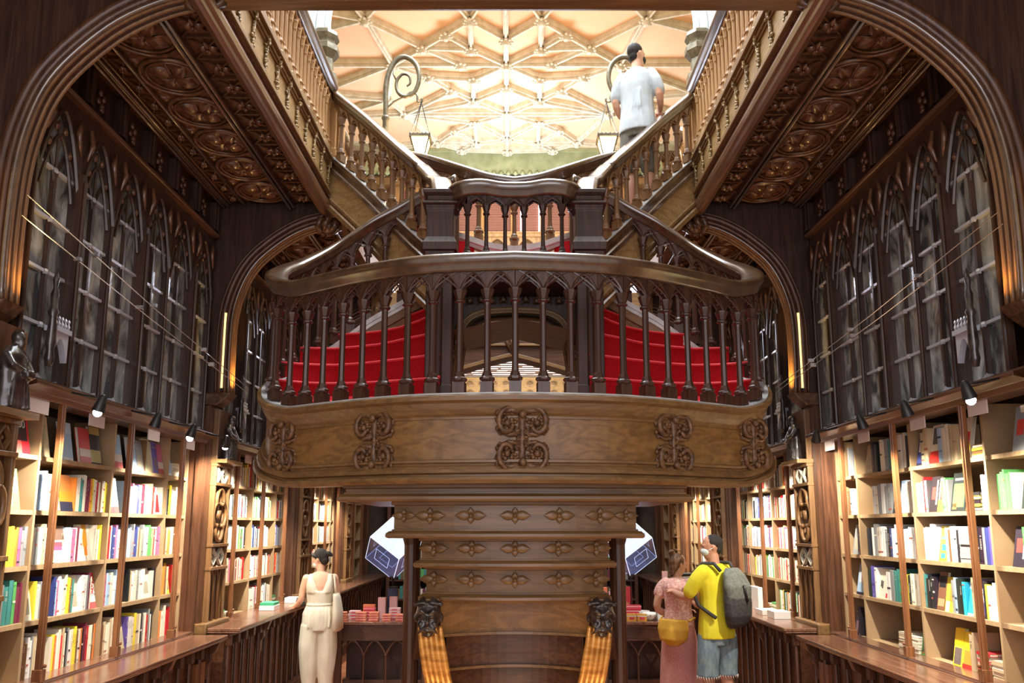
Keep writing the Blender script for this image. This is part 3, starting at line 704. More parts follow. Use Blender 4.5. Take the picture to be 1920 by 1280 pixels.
for s_ in (-1, 1):
    tr = MB(); no = MB(); so = MB()
    zz = lambda P, z: [(s_ * p[0] + SX, p[1], z) for p in P]
    for k in range(1, 8):
        z = 2.6 + .178 * k; z0 = z - .178
        tr.strip(zz(rp[k], z), zz(rp[k + 1], z))
        tr.strip(zz(rp[k], z0), zz(rp[k], z))
        no.tube([(p[0], p[1] - .006, p[2] - .006) for p in zz(rp[k], z)], .011, 6)
        so.strip(zz(rp[k], z - .50), zz(rp[k + 1], z - .40))
    tr.build('step', 'carpet', stair); no.build('step_nosing', 'carpet_highlight', stair, smooth=True); so.build('flight_soffit', 'dark_x', stair)
    # inner curved strings of the flight
    ip = [(s_ * .50 + SX, 5.82, 2.62), (s_ * .49 + SX, 6.0, 2.80), (s_ * .47 + SX, 6.2, 3.10), (s_ * .44 + SX, 6.4, 3.45), (s_ * .42 + SX, 6.6, 3.85)]
    ip = smooth_path(ip, 4)
    w_ = MB(); w_.strip([(p[0], p[1], p[2] + .12) for p in ip], [(p[0], p[1], p[2] - .12) for p in ip])
    for dz, r_ in ((.12, .016), (.07, .010), (-.02, .014), (-.07, .010), (-.12, .016)): w_.tube([(p[0] - s_ * .01, p[1], p[2] + dz) for p in ip], r_, 6)
    w_.build('inner_string', 'mid_y', stair)
# middle landing with two more steps, back string and upper flights
m_ = MB()
m_.box(-.55 + SX, .55 + SX, 5.82, 6.30, 3.78, 3.846); m_.box(-.62 + SX, .62 + SX, 6.28, 6.50, 3.846, 4.02); m_.box(-.75 + SX, .75 + SX, 6.48, 6.66, 3.9, 4.12)
m_.build('landing_step', 'carpet', stair)
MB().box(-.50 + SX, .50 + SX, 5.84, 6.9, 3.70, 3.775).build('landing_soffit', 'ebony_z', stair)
US = smooth_path([(.62, 6.42, 4.10), (.85, 6.6, 4.36), (1.07, 6.8, 4.63), (1.35, 7.02, 4.97), (1.79, 7.32, 5.45)], 4)
BS = smooth_path([(0, 6.68, 4.22), (.22, 6.69, 4.26), (.47, 6.74, 4.37), (.8, 6.92, 4.56), (1.1, 7.3, 4.80), (1.5, 7.9, 5.18), (1.79, 8.4, 5.45)], 4)
STR = [(-.05, 0), (.05, 0), (.05, -.05), (.035, -.06), (.035, -.10), (.05, -.12), (.05, -.16), (.03, -.17), (.03, -.42), (.05, -.43), (.05, -.48), (.065, -.50), (.065, -.54), (-.05, -.54)]
for s_, nm in ((-1, 'left'), (1, 'right')):
    q = [(s_ * p[0] + SX, p[1], p[2]) for p in US]
    ST = [(-s_ * a, b) for a, b in STR]
    MB().sweep(q, [(a, b) for a, b in ST if b >= -.16] + [(s_ * .05, -.16)]).build('flight_string', 'rail_top', stair)
    MB().sweep(q, [(-.052, .0), (.052, .0), (.052, .012), (-.052, .012)]).build('flight_ledge', 'stone_string', stair)
    MB().sweep(q, [(-s_ * .03, -.15), (s_ * .03, -.15), (s_ * .03, -.44), (-s_ * .03, -.44)]).build('flight_panel', 'panel_gold', stair)
    MB().sweep(q, [(-s_ * .03, -.42), (-s_ * .055, -.43), (-s_ * .055, -.46), (-s_ * .04, -.47), (-s_ * .065, -.50), (-s_ * .065, -.55), (s_ * .05, -.55), (s_ * .05, -.42)]).build('flight_moulding', 'mid_y', stair)
    balustrade(stair, [Vector(p) + Vector((0, 0, .0)) for p in q[3:]], .70, 9, 'mid_z', hs=.45, r=.022)
    loop = smooth_path([q[3] + (), (s_ * .66 + SX, 6.36, 4.09), (s_ * .60 + SX, 6.15, 3.98), (s_ * .56 + SX, 5.98, 3.80)], 4)
    MB().sweep([Vector(p) + Vector((0, 0, .638)) for p in loop], RAILP).build('handrail_easing', 'rail_top', stair, smooth=True)
    # treads of the upper flight
    a = resample([Vector(p) for p in q], 8); b = resample([Vector((s_ * p[0] + SX, p[1], p[2])) for p in BS], 8)
    t = MB()
    for i in range(8):
        z = 4.17 + .156 * i
        fl = lambda p, z_: (p[0], p[1], z_)
        t.strip([fl(a[i], z), fl(b[i], z)], [fl(a[i + 1], z), fl(b[i + 1], z)]); t.strip([fl(a[i], z - .156), fl(b[i], z - .156)], [fl(a[i], z), fl(b[i], z)])
    t.build('upper_step', 'carpet', stair)
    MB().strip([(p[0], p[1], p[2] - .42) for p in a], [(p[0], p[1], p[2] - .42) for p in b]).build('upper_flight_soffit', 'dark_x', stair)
    # foliage where the string meets the gallery
    fo = MB(); random.seed(5)
    for i in range(34):
        p = Vector(q[-1]).lerp(Vector(q[-4]), random.random()) + Vector((-s_ * .05, -.04, -.14 - .34 * random.random()))
        fo.ball(p, .02 + .012 * random.random(), seg=6, rings=4)
    fo.build('string_foliage', 'carved_gold', stair, smooth=True)
    # newel at the head of the flight
    nw = MB(); c = (s_ * 1.79 + SX, 7.32, 5.40)
    nw.lathe(c, [(.09, 0), (.09, .08), (.075, .10), (.075, .60), (.085, .64)], 4); nw.box(c[0] - .075, c[0] + .075, 7.33, 7.6, 5.40, 6.0)
    nw.build('gallery_newel', 'gold_z', stair, bev=.006)
back = [(-p[0] + SX, p[1], p[2]) for p in reversed(BS[1:])] + [(p[0] + SX, p[1], p[2]) for p in BS]
MB().sweep(back, [(-.05, .05), (-.05, .0), (-.035, -.01), (-.035, -.04), (.05, -.04), (.05, .05)]).build('back_string', 'stone_string', stair)
balustrade(stair, [Vector(p) + Vector((0, 0, .03)) for p in back], .66, 18, 'mid_z', hs=.40)
# paired columns and square newels over them
for s_ in (-1, 1):
    x = s_ * .57 + SX; y = 5.92; c = (x, y, 2.60); k = math.sqrt(2)
    cl = MB()
    cl.lathe(c, [(.135 * k, 0), (.15 * k, .05), (.15 * k, .12), (.145 * k, .16), (.115 * k, .20), (.105 * k, .24), (.105 * k, .30), (.10 * k, .31), (.10 * k, 1.22), (.115 * k, 1.26), (.115 * k, 1.34)], 4)
    cl.tube([(x - s_ * 0, y - .11, 2.9), (x, y - .11, 3.8)], .03, 8)
    cl.build('column', 'ebony_z', stair, bev=.008)
    nw = MB()
    nw.lathe(c, [(.130 * k, 1.34), (.130 * k, 1.40), (.115 * k, 1.43), (.105 * k, 1.45), (.105 * k, 1.66), (.112 * k, 1.67), (.112 * k, 1.70), (.135 * k, 1.71), (.135 * k, 1.725), (.112 * k, 1.735), (.10 * k, 1.745), (.10 * k, 1.775), (.118 * k, 1.79), (.130 * k, 1.80), (.130 * k, 1.825), (.09 * k, 1.835), (.01, 1.845)], 4)
    nw.build('newel', 'ebony_z', stair, bev=.006)
    fi = MB(); fi.lathe((x + s_ * .0, y + .28, 4.2), [(.03, 0), (.05, .02), (.03, .06), (.045, .10), (.02, .16)], 8); fi.build('newel_finial', 'dark_z', stair, smooth=True)
cen = smooth_path([(-.46 + SX, 5.90, 3.85), (-.40 + SX, 5.82, 3.87), (-.26 + SX, 5.80, 3.88), (-.1 + SX, 5.83, 3.87), (.1 + SX, 5.83, 3.87), (.26 + SX, 5.80, 3.88), (.40 + SX, 5.82, 3.87), (.46 + SX, 5.90, 3.85)], 4)
balustrade(stair, [Vector(p) - Vector((0, 0, .06)) for p in cen], .67, 7, 'ebony_z', hs=.47, skip_ends=True, r=.016, w=.03)
# arched opening between the columns under the landing
op = smooth_path([(.475, 0, 2.6), (.48, 0, 3.05), (.45, 0, 3.30), (.41, 0, 3.42), (.34, 0, 3.51), (.22, 0, 3.555), (0, 0, 3.57)], 3)
pts = [(SX - p.x, p.z) for p in op] + [(SX + p.x, p.z) for p in reversed(op[:-1])]
for i_, (yy, kk) in enumerate(((6.25, 1.0), (6.62, .93))):
    pp = [(SX + (a - SX) * kk, 2.6 + (b - 2.6) * (1 + .06 * i_)) for a, b in pts]
    mo = MB()
    for off, r_ in ((0, .014), (.03, .010), (.06, .018)):
        mo.tube([(SX + (a - SX) * (1 + off), yy - .03 + off * .3, 2.6 + (b - 2.6) * (1 + off * .5)) for a, b in pp], r_, 6)
    mo.build('arch_moulding', 'mid_x', stair, smooth=True)
    w_ = MB()
    nP = len(pp)
    for j in range(nP - 1):
        a, b = pp[j], pp[j + 1]
        oa = (SX + (a[0] - SX) * 1.25, min(3.78, a[1] + .26)); ob = (SX + (b[0] - SX) * 1.25, min(3.78, b[1] + .26))
        w_.prism([a, b, ob, oa], yy, yy + .08)
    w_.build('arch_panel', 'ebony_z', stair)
cv = MB()
for j in range(9):
    x = SX - .36 + j * .09; cv.ball((x, 6.22, 3.66 + .012 * (j % 2)), .03, .02, .025, 6, 4); cv.tube([(x - .03, 6.21, 3.63), (x, 6.20, 3.69), (x + .03, 6.21, 3.64)], .008, 5)
for s_ in (-1, 1):
    for j in range(6): cv.ball((SX + s_ * (.50 - .012 * j), 6.10 + j * .02, 2.95 + j * .12), .018, .02, .03, 6, 4)
cv.build('arch_carving', 'carved', stair, smooth=True)

# carved cartouches on the fascia
def cartouche(w, h):
    m = MB()
    m.tube([(0, .02, -h * .5), (0, -.005, -h * .25), (0, .0, 0), (0, -.005, h * .25), (0, .02, h * .5)], [.03, .022, .014, .022, .034], 8)
    for s_ in (-1, 1):
        for u in (-1, 1):
            sc_ = []
            for i in range(16):
                t = i / 15; a = -.4 + t * 4.6; rr = w * .30 * (1 - t * .62)
                sc_.append((s_ * (w * .26 + rr * sin(a) * .75), -.015 - .012 * sin(t * 3), u * (h * .25 + rr * cos(a))))
            m.tube(sc_, [.012 + .006 * sin(pi * i / 15) for i in range(16)], 6)
            m.ball((s_ * w * .27, -.012, u * h * .25), .022, .02, .022, 6, 4)
            for k in range(5):
                a = k * 1.2; m.ball((s_ * (w * .27 + .035 * cos(a)), -.006, u * (h * .25 + .035 * sin(a))), .015, .012, .015, 6, 4)
            m.tube([(0, .0, u * h * .42), (s_ * w * .2, -.02, u * h * .47), (s_ * w * .42, .0, u * h * .43)], [.02, .018, .006], 6)
            m.tube([(0, .0, u * h * .1), (s_ * w * .25, -.01, u * h * .06), (s_ * w * .46, .0, u * h * .12)], [.014, .014, .006], 6)
            for k in range(6): m.ball((s_ * w * (.40 + .05 * (k % 2)), .004, u * h * (.10 + k * .068)), .015, .014, .018, 6, 4)
    rr = random.Random(4)
    for i in range(70):
        x = rr.uniform(0, 1) ** .8; z = rr.uniform(0, .5); 
        if x < .35 + .65 * min(1, abs(z - .0) * 4) and not (x > .75 and z < .07):
            for s_ in (-1, 1):
                for u in (-1, 1): m.ball((s_ * x * w * .48, .006 - .012 * rr.random(), u * z * h), .014, .012, .010, 6, 4)
    for u in (-1, 1): m.ball((0, -.03, u * h * .40), .026, .02, .026, 8, 5)
    return m
# stations on the front curve
def on_front(x):
    P = full
    best = min(range(1, len(P) - 1), key=lambda i: abs(P[i][0] - x) + (10 if P[i][1] > 5.9 else 0))
    p = Vector(P[best]); t = (Vector(P[best + 1]) - Vector(P[best - 1])); return p, math.atan2(t.y, t.x)
for x, w in ((SX + .06, .34), (SX - .90, .30), (SX + 1.0, .30), (SX - 1.60, .26), (SX + 1.66, .26)):
    p, a = on_front(x)
    o = cartouche(w, .37).build('cartouche', 'carved_fascia', stair, smooth=True); nn = Vector((sin(a), -cos(a), 0))
    o.location = p + nn * .03 + Vector((0, 0, -.275)); o.rotation_euler = (0, 0, a)
# stepped corbel below the balcony
def bow(w, yf, sag, n=16, back=.6, flat=.0):
    return [(SX + w * (2 * i / n - 1), yf + sag * (2 * i / n - 1) ** 2 + (flat * max(0, abs(2 * i / n - 1) - .82) * 3)) for i in range(n + 1)]
def flower(mb, c, a, s=1.0):
    m = MB(); petal(m, (0, 0, 0), 0, .105 * s, .035 * s, .02); petal(m, (0, 0, 0), pi, .105 * s, .035 * s, .02)
    petal(m, (0, 0, 0), pi / 2, .055 * s, .026 * s, .022); petal(m, (0, 0, 0), -pi / 2, .055 * s, .026 * s, .022); m.ball((0, 0, -.02), .015 * s, seg=8, rings=5)
    ca, sa = cos(a), sin(a)
    mb.merge(m, lambda x, y, z: (c[0] + x * ca - z * sa * -1, c[1] + x * sa + z * ca, c[2] + y))
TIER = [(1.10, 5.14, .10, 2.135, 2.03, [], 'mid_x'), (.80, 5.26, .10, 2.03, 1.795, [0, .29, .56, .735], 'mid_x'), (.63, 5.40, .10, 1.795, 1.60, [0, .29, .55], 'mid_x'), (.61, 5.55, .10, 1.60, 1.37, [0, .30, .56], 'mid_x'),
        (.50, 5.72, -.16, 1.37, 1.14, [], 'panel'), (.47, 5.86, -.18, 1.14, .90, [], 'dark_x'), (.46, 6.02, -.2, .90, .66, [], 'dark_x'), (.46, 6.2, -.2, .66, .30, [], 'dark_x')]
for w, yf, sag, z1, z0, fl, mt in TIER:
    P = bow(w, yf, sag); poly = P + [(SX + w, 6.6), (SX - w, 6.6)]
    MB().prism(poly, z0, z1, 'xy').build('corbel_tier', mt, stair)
    lip = MB(); q = [(SX - w - .0, yf + abs(sag) + .5, z0)] * 0 + [(a, b, z0) for a, b in P]
    if sag > 0: q = [(SX - w, yf + sag + .45, z0)] + q + [(SX + w, yf + sag + .45, z0)]
    if sag > 0:
        lip.sweep(q, [(.02, .062), (-.012, .058), (-.012, .048), (-.03, .045), (-.05, .03), (-.052, .012), (-.04, 0), (.02, 0)]); lip.sweep(q, [(.02, z1 - z0), (-.02, z1 - z0), (-.018, z1 - z0 - .018), (.02, z1 - z0 - .03)])
    else: lip.sweep(q, [(.02, .02), (-.02, .018), (-.022, 0), (.02, 0)])
    lip.build('tier_moulding', 'mid_x', stair)
    for xx in fl:
        for s_ in ((1, -1) if xx else (1,)):
            fm = MB(); t = xx / w; yy = yf + sag * t * t; a = math.atan(2 * sag * t / w) * s_
            flower(fm, (SX + s_ * xx, yy - .012, (z0 + .06 + z1) / 2), a, 1.0 if xx < .7 else .8)
            fm.build('carved_flower', 'mid_x', stair, smooth=True)
for s_ in (-1, 1):
    MB().lathe((SX + s_ * .755, 6.0, 0), [(.075, 0), (.075, .1), (.058, .14), (.058, 1.74), (.07, 1.78), (.07, 1.84)], 14).build('support_post', 'dark_z', stair, smooth=False)
    ck = MB(); x0, x1 = sorted((SX + s_ * .50, SX + s_ * .66)); ck.box(x0, x1, 5.86, 6.6, 0, 1.38); ck.bar((SX + s_ * .70, 5.90, .95), (SX + s_ * .62, 5.66, 1.37), .05, .05)
    ck.build('side_cheek', 'dark_z', stair, bev=.01)
    # fluted gilt bracket carrying a grotesque head
    br = MB()
    pth = smooth_path([(s_ * .565, 5.50, 1.22), (s_ * .55, 5.50, 1.10), (s_ * .52, 5.52, .92), (s_ * .48, 5.58, .72), (s_ * .46, 5.68, .50), (s_ * .50, 5.78, .25), (s_ * .52, 5.80, .0)], 4)
    for k in range(5):
        dx = (k - 2) * .034
        br.tube([(SX + p.x + dx, p.y - .02 * (1 - abs(k - 2) / 2.5), p.z) for p in pth], [.014 + .010 * min(1, i / 6) for i in range(len(pth))], 8)
    br.build('fluted_bracket', 'gilt', stair, smooth=True)
    hd = MB(); hx, hy, hz = SX + s_ * .572, 5.46, 1.275
    hd.loft([((hx, hy + .03, hz + .12), (.03, 0, 0), (0, .04, 0)), ((hx, hy + .02, hz + .09), (.075, 0, 0), (0, .07, 0)), ((hx, hy, hz + .03), (.085, 0, 0), (0, .08, 0)), ((hx, hy, hz - .02), (.075, 0, 0), (0, .072, 0)), ((hx, hy - .005, hz - .07), (.05, 0, 0), (0, .06, 0)), ((hx, hy - .01, hz - .12), (.03, 0, 0), (0, .04, 0))], 12)
    hd.tube([(hx, hy - .07, hz + .03), (hx, hy - .10, hz - .02), (hx, hy - .085, hz - .04)], [.012, .02, .014], 8)
    for e in (-1, 1):
        hd.tube([(hx + e * .012, hy - .085, hz + .035), (hx + e * .04, hy - .085, hz + .055), (hx + e * .065, hy - .06, hz + .04)], [.008, .014, .008], 6)
        hd.ball((hx + e * .035, hy - .072, hz + .018), .014, seg=8, rings=5); hd.ball((hx + e * .045, hy - .055, hz - .035), .026, seg=8, rings=5)
        hd.tube([(hx + e * .008, hy - .075, hz - .055), (hx + e * .04, hy - .07, hz - .07), (hx + e * .07, hy - .05, hz - .10)], [.012, .014, .006], 6)
        for k in range(4): hd.tube([(hx + e * (.02 + .02 * k), hy - .05, hz + .09), (hx + e * (.03 + .022 * k), hy - .03, hz + .14 - .015 * k)], [.02, .008], 6)
        hd.ball((hx + e * .085, hy + .01, hz - .0), .016, .02, .034, 6, 4)
    hd.ball((hx, hy - .075, hz - .075), .022, .014, .008, 6, 4)
    o = hd.build('grotesque_head', 'bronze_dark', stair, remesh=.008)
    MB().box(hx - .07, hx + .07, 5.44, 5.62, 1.37, 1.40).build('bracket_cap', 'mid_x', stair, bev=.008)

# gallery balustrades
for s_, nm in ((-1, 'left'), (1, 'right')):
    g = thing('gallery_balustrade', (s_ * 1.79, 5.8, 5.45), 'straight brown wooden balustrade along the %s upper gallery edge, in front of the stair head' % nm, 'balustrade')
    balustrade(g, [Vector((s_ * 1.79, 4.25, 5.45)), Vector((s_ * 1.79, 7.25, 5.45))], .70, 26, 'gold_z', hs=.50, r=.024, w=.032, railmat='red_z')
    g = thing('gallery_balustrade', (s_ * 2.0, 12, 5.45), 'straight wooden balustrade of the far %s gallery, beyond the stair head' % nm, 'balustrade')
    balustrade(g, [Vector((s_ * 2.0, 8.55, 5.45)), Vector((s_ * 2.0, 15.8, 5.45))], .95, 40, 'gold_z', hs=.62, r=.02, w=.03, railmat='rail_top')
# ================================================================== BOOKCASES, COUNTERS, CARVED PILASTERS
XP = 2.82; XF = 2.94; XBK = 3.24
BZ = (0.955, 1.30, 1.635, 1.97, 2.305)
SIDE = {-1: 'left', 1: 'right'}
NEAR = ('near', 'middle', 'far', 'farthest')
def side_f(sd): return lambda x, y, z: (sd * x, y, z)
CASES0 = [(4.50, 7.28, (4.97, 5.90, 6.85)), (7.95, 10.44, (8.24, 9.14, 10.05)), (11.12, 13.36, (11.4, 12.25, 13.1)), (13.97, 15.9, (14.4, 15.2))]
POSTB = []
for sd in (-1, 1):
    f = side_f(sd)
    for bi, (ya, yb, posts) in enumerate(CASES0):
        if sd > 0 and bi == 0: ya = 4.20
        bc = thing('bookcase', (sd * 3.1, (ya + yb) / 2, .95), '%s tan-shelved wooden bookcase on the %s wall, %s' % (('tall', 'mid-sized', 'distant', 'last')[bi], SIDE[sd], ('nearest the viewer', 'second from the viewer', 'third from the viewer', 'fourth from the viewer')[bi]), 'bookcase', 'wall bookcases')
        MB().box(XBK, XBK + .03, ya, yb, .95, 2.63).map(f).build('back_panel', 'shelf_back', bc)
        for z in BZ:
            MB().box(XF, XBK, ya, yb, z - .028, z).map(f).build('shelf', 'shelf', bc)
        for y in [ya + .012] + list(posts) + [yb - .012]:
            MB().box(XF - .004, XBK, y - .011, y + .011, .955, 2.63).map(f).build('divider', 'shelf', bc)
        for y in posts:
            p = MB(); p.box(XP - .012, XP + .02, y - .017, y + .017, .985, 2.70); p.box(XP - .022, XP, y - .007, y + .007, 1.0, 2.70)
            p.box(XP - .03, XP + .03, y - .025, y + .025, .957, 1.03); p.ball((XP - .032, y, 1.05), .014, seg=6, rings=4)
            p.map(f).build('post', 'post_z', bc, bev=.003)
        for y in (ya - .0, yb):
            e = MB(); e.box(XP - .015, XP + .05, y - .02, y + .02, .957, 2.70); e.box(XP + .05, XBK, y - .008, y + .008, .957, 2.63)
            e.map(f).build('side_panel', 'dark_z', bc)
        MB().box(2.80, XF, ya, yb, .935, .962).map(f).build('sill_strip', 'counter_y', bc)
        MB().box(2.82, XBK, ya, yb, 0, .92).map(f).build('base_cabinet', 'dark_y', bc)
        # counter in front
        fx = (2.46, 2.40, 2.42, 2.42)[bi]; zt = (.945, .985, .965, .965)[bi]; y0, y1 = ((4.50 if sd < 0 else 4.18) if bi == 0 else ya - .65, (7.18, 10.30, 13.3, 15.9)[bi])
        ct = thing('counter', (sd * 2.6, (y0 + y1) / 2, 0), '%s dark panelled counter with a polished top along the %s wall' % (('nearest', 'second', 'third', 'rearmost')[bi], SIDE[sd]), 'counter', 'counters below the bookcases')
        zb = zt - .045
        ys = ya + .03 if bi else y0
        tp = MB(); tp.box(fx, 2.79, ys, y1, zt - .030, zt); tp.box(fx + .015, 2.79, ys, y1 - .01, zb, zt - .030)
        if bi: tp.box(fx, 2.69, y0, ys, zt - .030, zt); tp.box(fx + .015, 2.69, y0, ys, zb, zt - .030)
        tp.map(f).build('worktop', 'counter_y', ct, bev=.008)
        MB().box(fx + .14, 2.68, y0 + .02, y1 - .05, .0, zb).map(f).build('cabinet_body', 'dark_y', ct)
        pn = MB(); nn_ = max(2, int((y1 - y0) / .22))
        for i in range(nn_ + 1):
            y = y0 + .06 + (y1 - y0 - .16) * i / nn_
            pn.tube([(fx + .12, y, .14), (fx + .12, y, zb - .10)], .018, 6); pn.box(fx + .09, fx + .14, y - .028, y + .028, zb - .11, zb - .03)
        pn.box(fx + .06, fx + .14, y0 + .02, y1 - .05, .0, .11); pn.box(fx + .08, fx + .14, y0 + .02, y1 - .05, .11, .15); pn.box(fx + .09, fx + .14, y0 + .02, y1 - .05, zb - .03, zb)
        pn.map(f).build('panel_moulding', 'dark_z', ct, bev=.004)
        yb_ = [y1 - .12, y1 - 1.05, y1 - 1.98]
        for y in yb_:
            if y < y0: continue
            b = MB(); b.prism([(fx + .02, zb), (fx + .14, zb), (fx + .14, zb - .30), (fx + .12, zb - .30), (fx + .115, zb - .20), (fx + .085, zb - .15), (fx + .09, zb - .10), (fx + .05, zb - .07)], y - .03, y + .03, 'xz')
            b.map(f).build('bracket', 'dark_z', ct, bev=.004)
        if bi == 0:
            q = MB(); q.box(fx + .11, fx + .14, y1 - .40, y1 - .20, .20, zb - .14); q.map(f).build('lit_panel', 'post_z', ct)
ORD_ = ['first', 'second', 'third', 'fourth']
# carved pilasters between the bookcases
PIL = [(4.06, 4.46), (7.34, 7.90), (10.48, 11.08), (13.40, 13.92)]
XQ = 2.74
for sd in (-1, 1):
    f = side_f(sd)
    for i, (y0, y1) in enumerate(PIL):
        if i == 0 and sd > 0: y0, y1 = 3.76, 4.14
        pl = thing('carved_pilaster', (sd * 2.9, (y0 + y1) / 2, 0), 'carved wooden pilaster with a quatrefoil, %s on the %s wall' % (('nearest the viewer', 'second from the viewer', 'third from the viewer', 'fourth from the viewer')[i], SIDE[sd]), 'pilaster', 'carved pilasters')
        MB().box(XQ + .05, 3.3, y0, y1, 1.0, 2.98).map(f).build('pier', 'dark_z', pl)
        fr = MB(); w = (y1 - y0); a, b = y0 + .06, y1 - .06
        if w > .5: a, b = y0 + .10, y1 - .08
        for yy in (a, b): fr.box(XQ, XQ + .05, yy - .014, yy + .014, 1.0, 2.95)
        for z in (2.44, 2.26, 1.70, 1.49): fr.box(XQ - .012, XQ + .05, a - .02, b + .02, z - .014, z + .014)
        fr.map(f).build('border', 'mid_z', pl, bev=.003)
        m_ = (a + b) / 2; hw = (b - a) / 2
        for zc in (2.35, 1.595):
            dm = MB()
            for k in (-1, 1):
                c = m_ + k * hw / 2; h = .075; v = hw / 2 - .01
                P = [(c - v, zc), (c, zc + h), (c + v, zc), (c, zc - h)]
                for j in range(4): dm.bar((XQ + .03, *P[j]), (XQ + .03, *P[(j + 1) % 4]), .014, .03, (1, 0, 0))
                dm.ball((XQ + .04, c, zc), .016, seg=6, rings=4)
            dm.map(f).build('lozenge_tracery', 'plaster_rib' if i in (1,) else 'mid_z', pl)  # pale material on the second pilaster stands for lamp glare on wood
        qf = MB(); zc = 1.98; A = .24; B = hw - .02
        for k, (dy, dz, ry, rz) in enumerate(((0, .135, B * .55, .105), (0, -.135, B * .55, .105), (-B * .48, 0, B * .5, .105), (B * .48, 0, B * .5, .105))):
            t0 = {0: -.5, 1: pi - .5, 2: pi / 2 + .3, 3: -pi / 2 + .3}
            pts = []
            cen = {0: pi / 2, 1: -pi / 2, 2: pi, 3: 0}[k]
            for j in range(13):
                t = cen - 2.0 + 4.0 * j / 12; pts.append((XQ + .02, m_ + dy + ry * cos(t), zc + dz + rz * sin(t)))
            qf.tube(pts, .02, 6); qf.tube([(XQ + .045, p_[1] * .92 + m_ * .08, p_[2] * .92 + zc * .08) for p_ in pts], .012, 5)
        qf.box(XQ + .01, XQ + .05, m_ - .03, m_ + .03, zc - .04, zc + .04)
        qf.map(f).build('quatrefoil', 'mid_z', pl, smooth=True)
        ln = MB()
        for j in range(3):
            q0 = a + (b - a) * j / 3; q1 = a + (b - a) * (j + 1) / 3; ww = q1 - q0
            ln.tube([(XQ + .02, q0 + .008, 1.02), (XQ + .02, q0 + .008, 1.36)] + [(XQ + .02, q0 + .008 + (ww - .016) * t / 8, 1.36 + ogive(t / 8, ww)) for t in range(1, 9)] + [(XQ + .02, q1 - .008, 1.02)], .011, 6)
        ln.map(f).build('lancet_tracery', 'mid_z', pl, smooth=True)
        MB().box(XQ - .03, 3.2, y0 - .02, y1 + .02, .92, 1.02).map(f).build('foot', 'mid_y', pl, bev=.012)
        MB().box(XQ + .02, 3.2, y0, y1, 0, .92).map(f).build('plinth', 'dark_z', pl)
        # niche canopy
        cn = MB(); cn.box(XQ - .10, XQ + .06, a - .03, b + .03, 2.455, 2.49)
        cn.map(f).build('niche_ledge', 'mid_y', pl)
        st = thing('statuette', (sd * (XQ - .0), m_, 2.49), 'dark robed statuette on the %s pilaster from the viewer, %s wall' % (ORD_[i], SIDE[sd]), 'statue', 'statuettes on the pilasters')
        s_ = MB(); x = XQ - .035
        s_.loft([((x, m_, 2.49), (.07, 0, 0), (0, .10, 0)), ((x, m_, 2.60), (.06, 0, 0), (0, .09, 0)), ((x, m_ - .01, 2.70), (.05, 0, 0), (0, .085, 0)), ((x, m_, 2.79), (.05, 0, 0), (0, .095, 0)), ((x, m_, 2.835), (.03, 0, 0), (0, .06, 0)), ((x, m_, 2.85), (.02, 0, 0), (0, .025, 0))], 12)
        for k in range(6): s_.tube([(x - .055, m_ - .075 + k * .03, 2.50), (x - .05, m_ - .06 + k * .024, 2.62), (x - .045, m_ - .05 + k * .02, 2.73)], [.014, .012, .006], 6)
        s_.tube([(x, m_ - .08, 2.79), (x - .05, m_ - .085, 2.72), (x - .08, m_ - .02, 2.70)], [.028, .022, .014], 7); s_.tube([(x, m_ + .08, 2.79), (x - .05, m_ + .085, 2.70), (x - .08, m_ + .03, 2.66)], [.028, .022, .014], 7)
        s_.ball((x - .01, m_, 2.89), .038, .034, .045, 10, 7); s_.ball((x - .045, m_, 2.885), .01, .008, .012, 6, 4); s_.ball((x - .035, m_, 2.855), .02, .02, .03, 6, 4)
        s_.box(x - .11, x - .075, m_ - .035, m_ + .035, 2.66, 2.70)
        s_.map(f).build('figure', 'bronze_dark', st, remesh=.009)
# pierced crest and pinnacles of the niche canopies beside the arch feet
for sd in (-1, 1):
    f = side_f(sd)
    for i, y in enumerate((4.62, 7.98)):
        c = thing('pinnacle_canopy', (sd * 2.74, y, 2.98), 'carved gothic pinnacle and little crested canopy beside the %s arch foot, %s wall' % (('near', 'middle')[i], SIDE[sd]), 'carving', 'carved canopies')
        m = MB()
        m.lathe((2.73, y, 2.80), [(.02, 0), (.03, .05), (.022, .10), (.030, .14), (.020, .30), (.032, .33), (.018, .36), (.024, .44), (.012, .48), (.02, .53), (.004, .60)], 8)
        m.map(f).build('pinnacle', 'bronze_dark', c, smooth=True)
        m = MB(); m.box(2.72, 2.80, y + .04, y + .20, 3.03, 3.06)
        for k in range(5): m.lathe((2.74, y + .05 + k * .035, 3.06), [(.004, 0), (.012, .02), (.005, .04), (.010, .055), (.002, .07)], 6)
        for k in range(7): 
            t0, t1 = k / 7, (k + 1) / 7; m.prism([(y + .04 + .16 * t0, 2.86 + ogive(t0, .12)), (y + .04 + .16 * t1, 2.86 + ogive(t1, .12)), (y + .04 + .16 * t1, 3.03), (y + .04 + .16 * t0, 3.03)], 2.74, 2.78, 'yz')
        m.map(f).build('crest', 'lead', c)

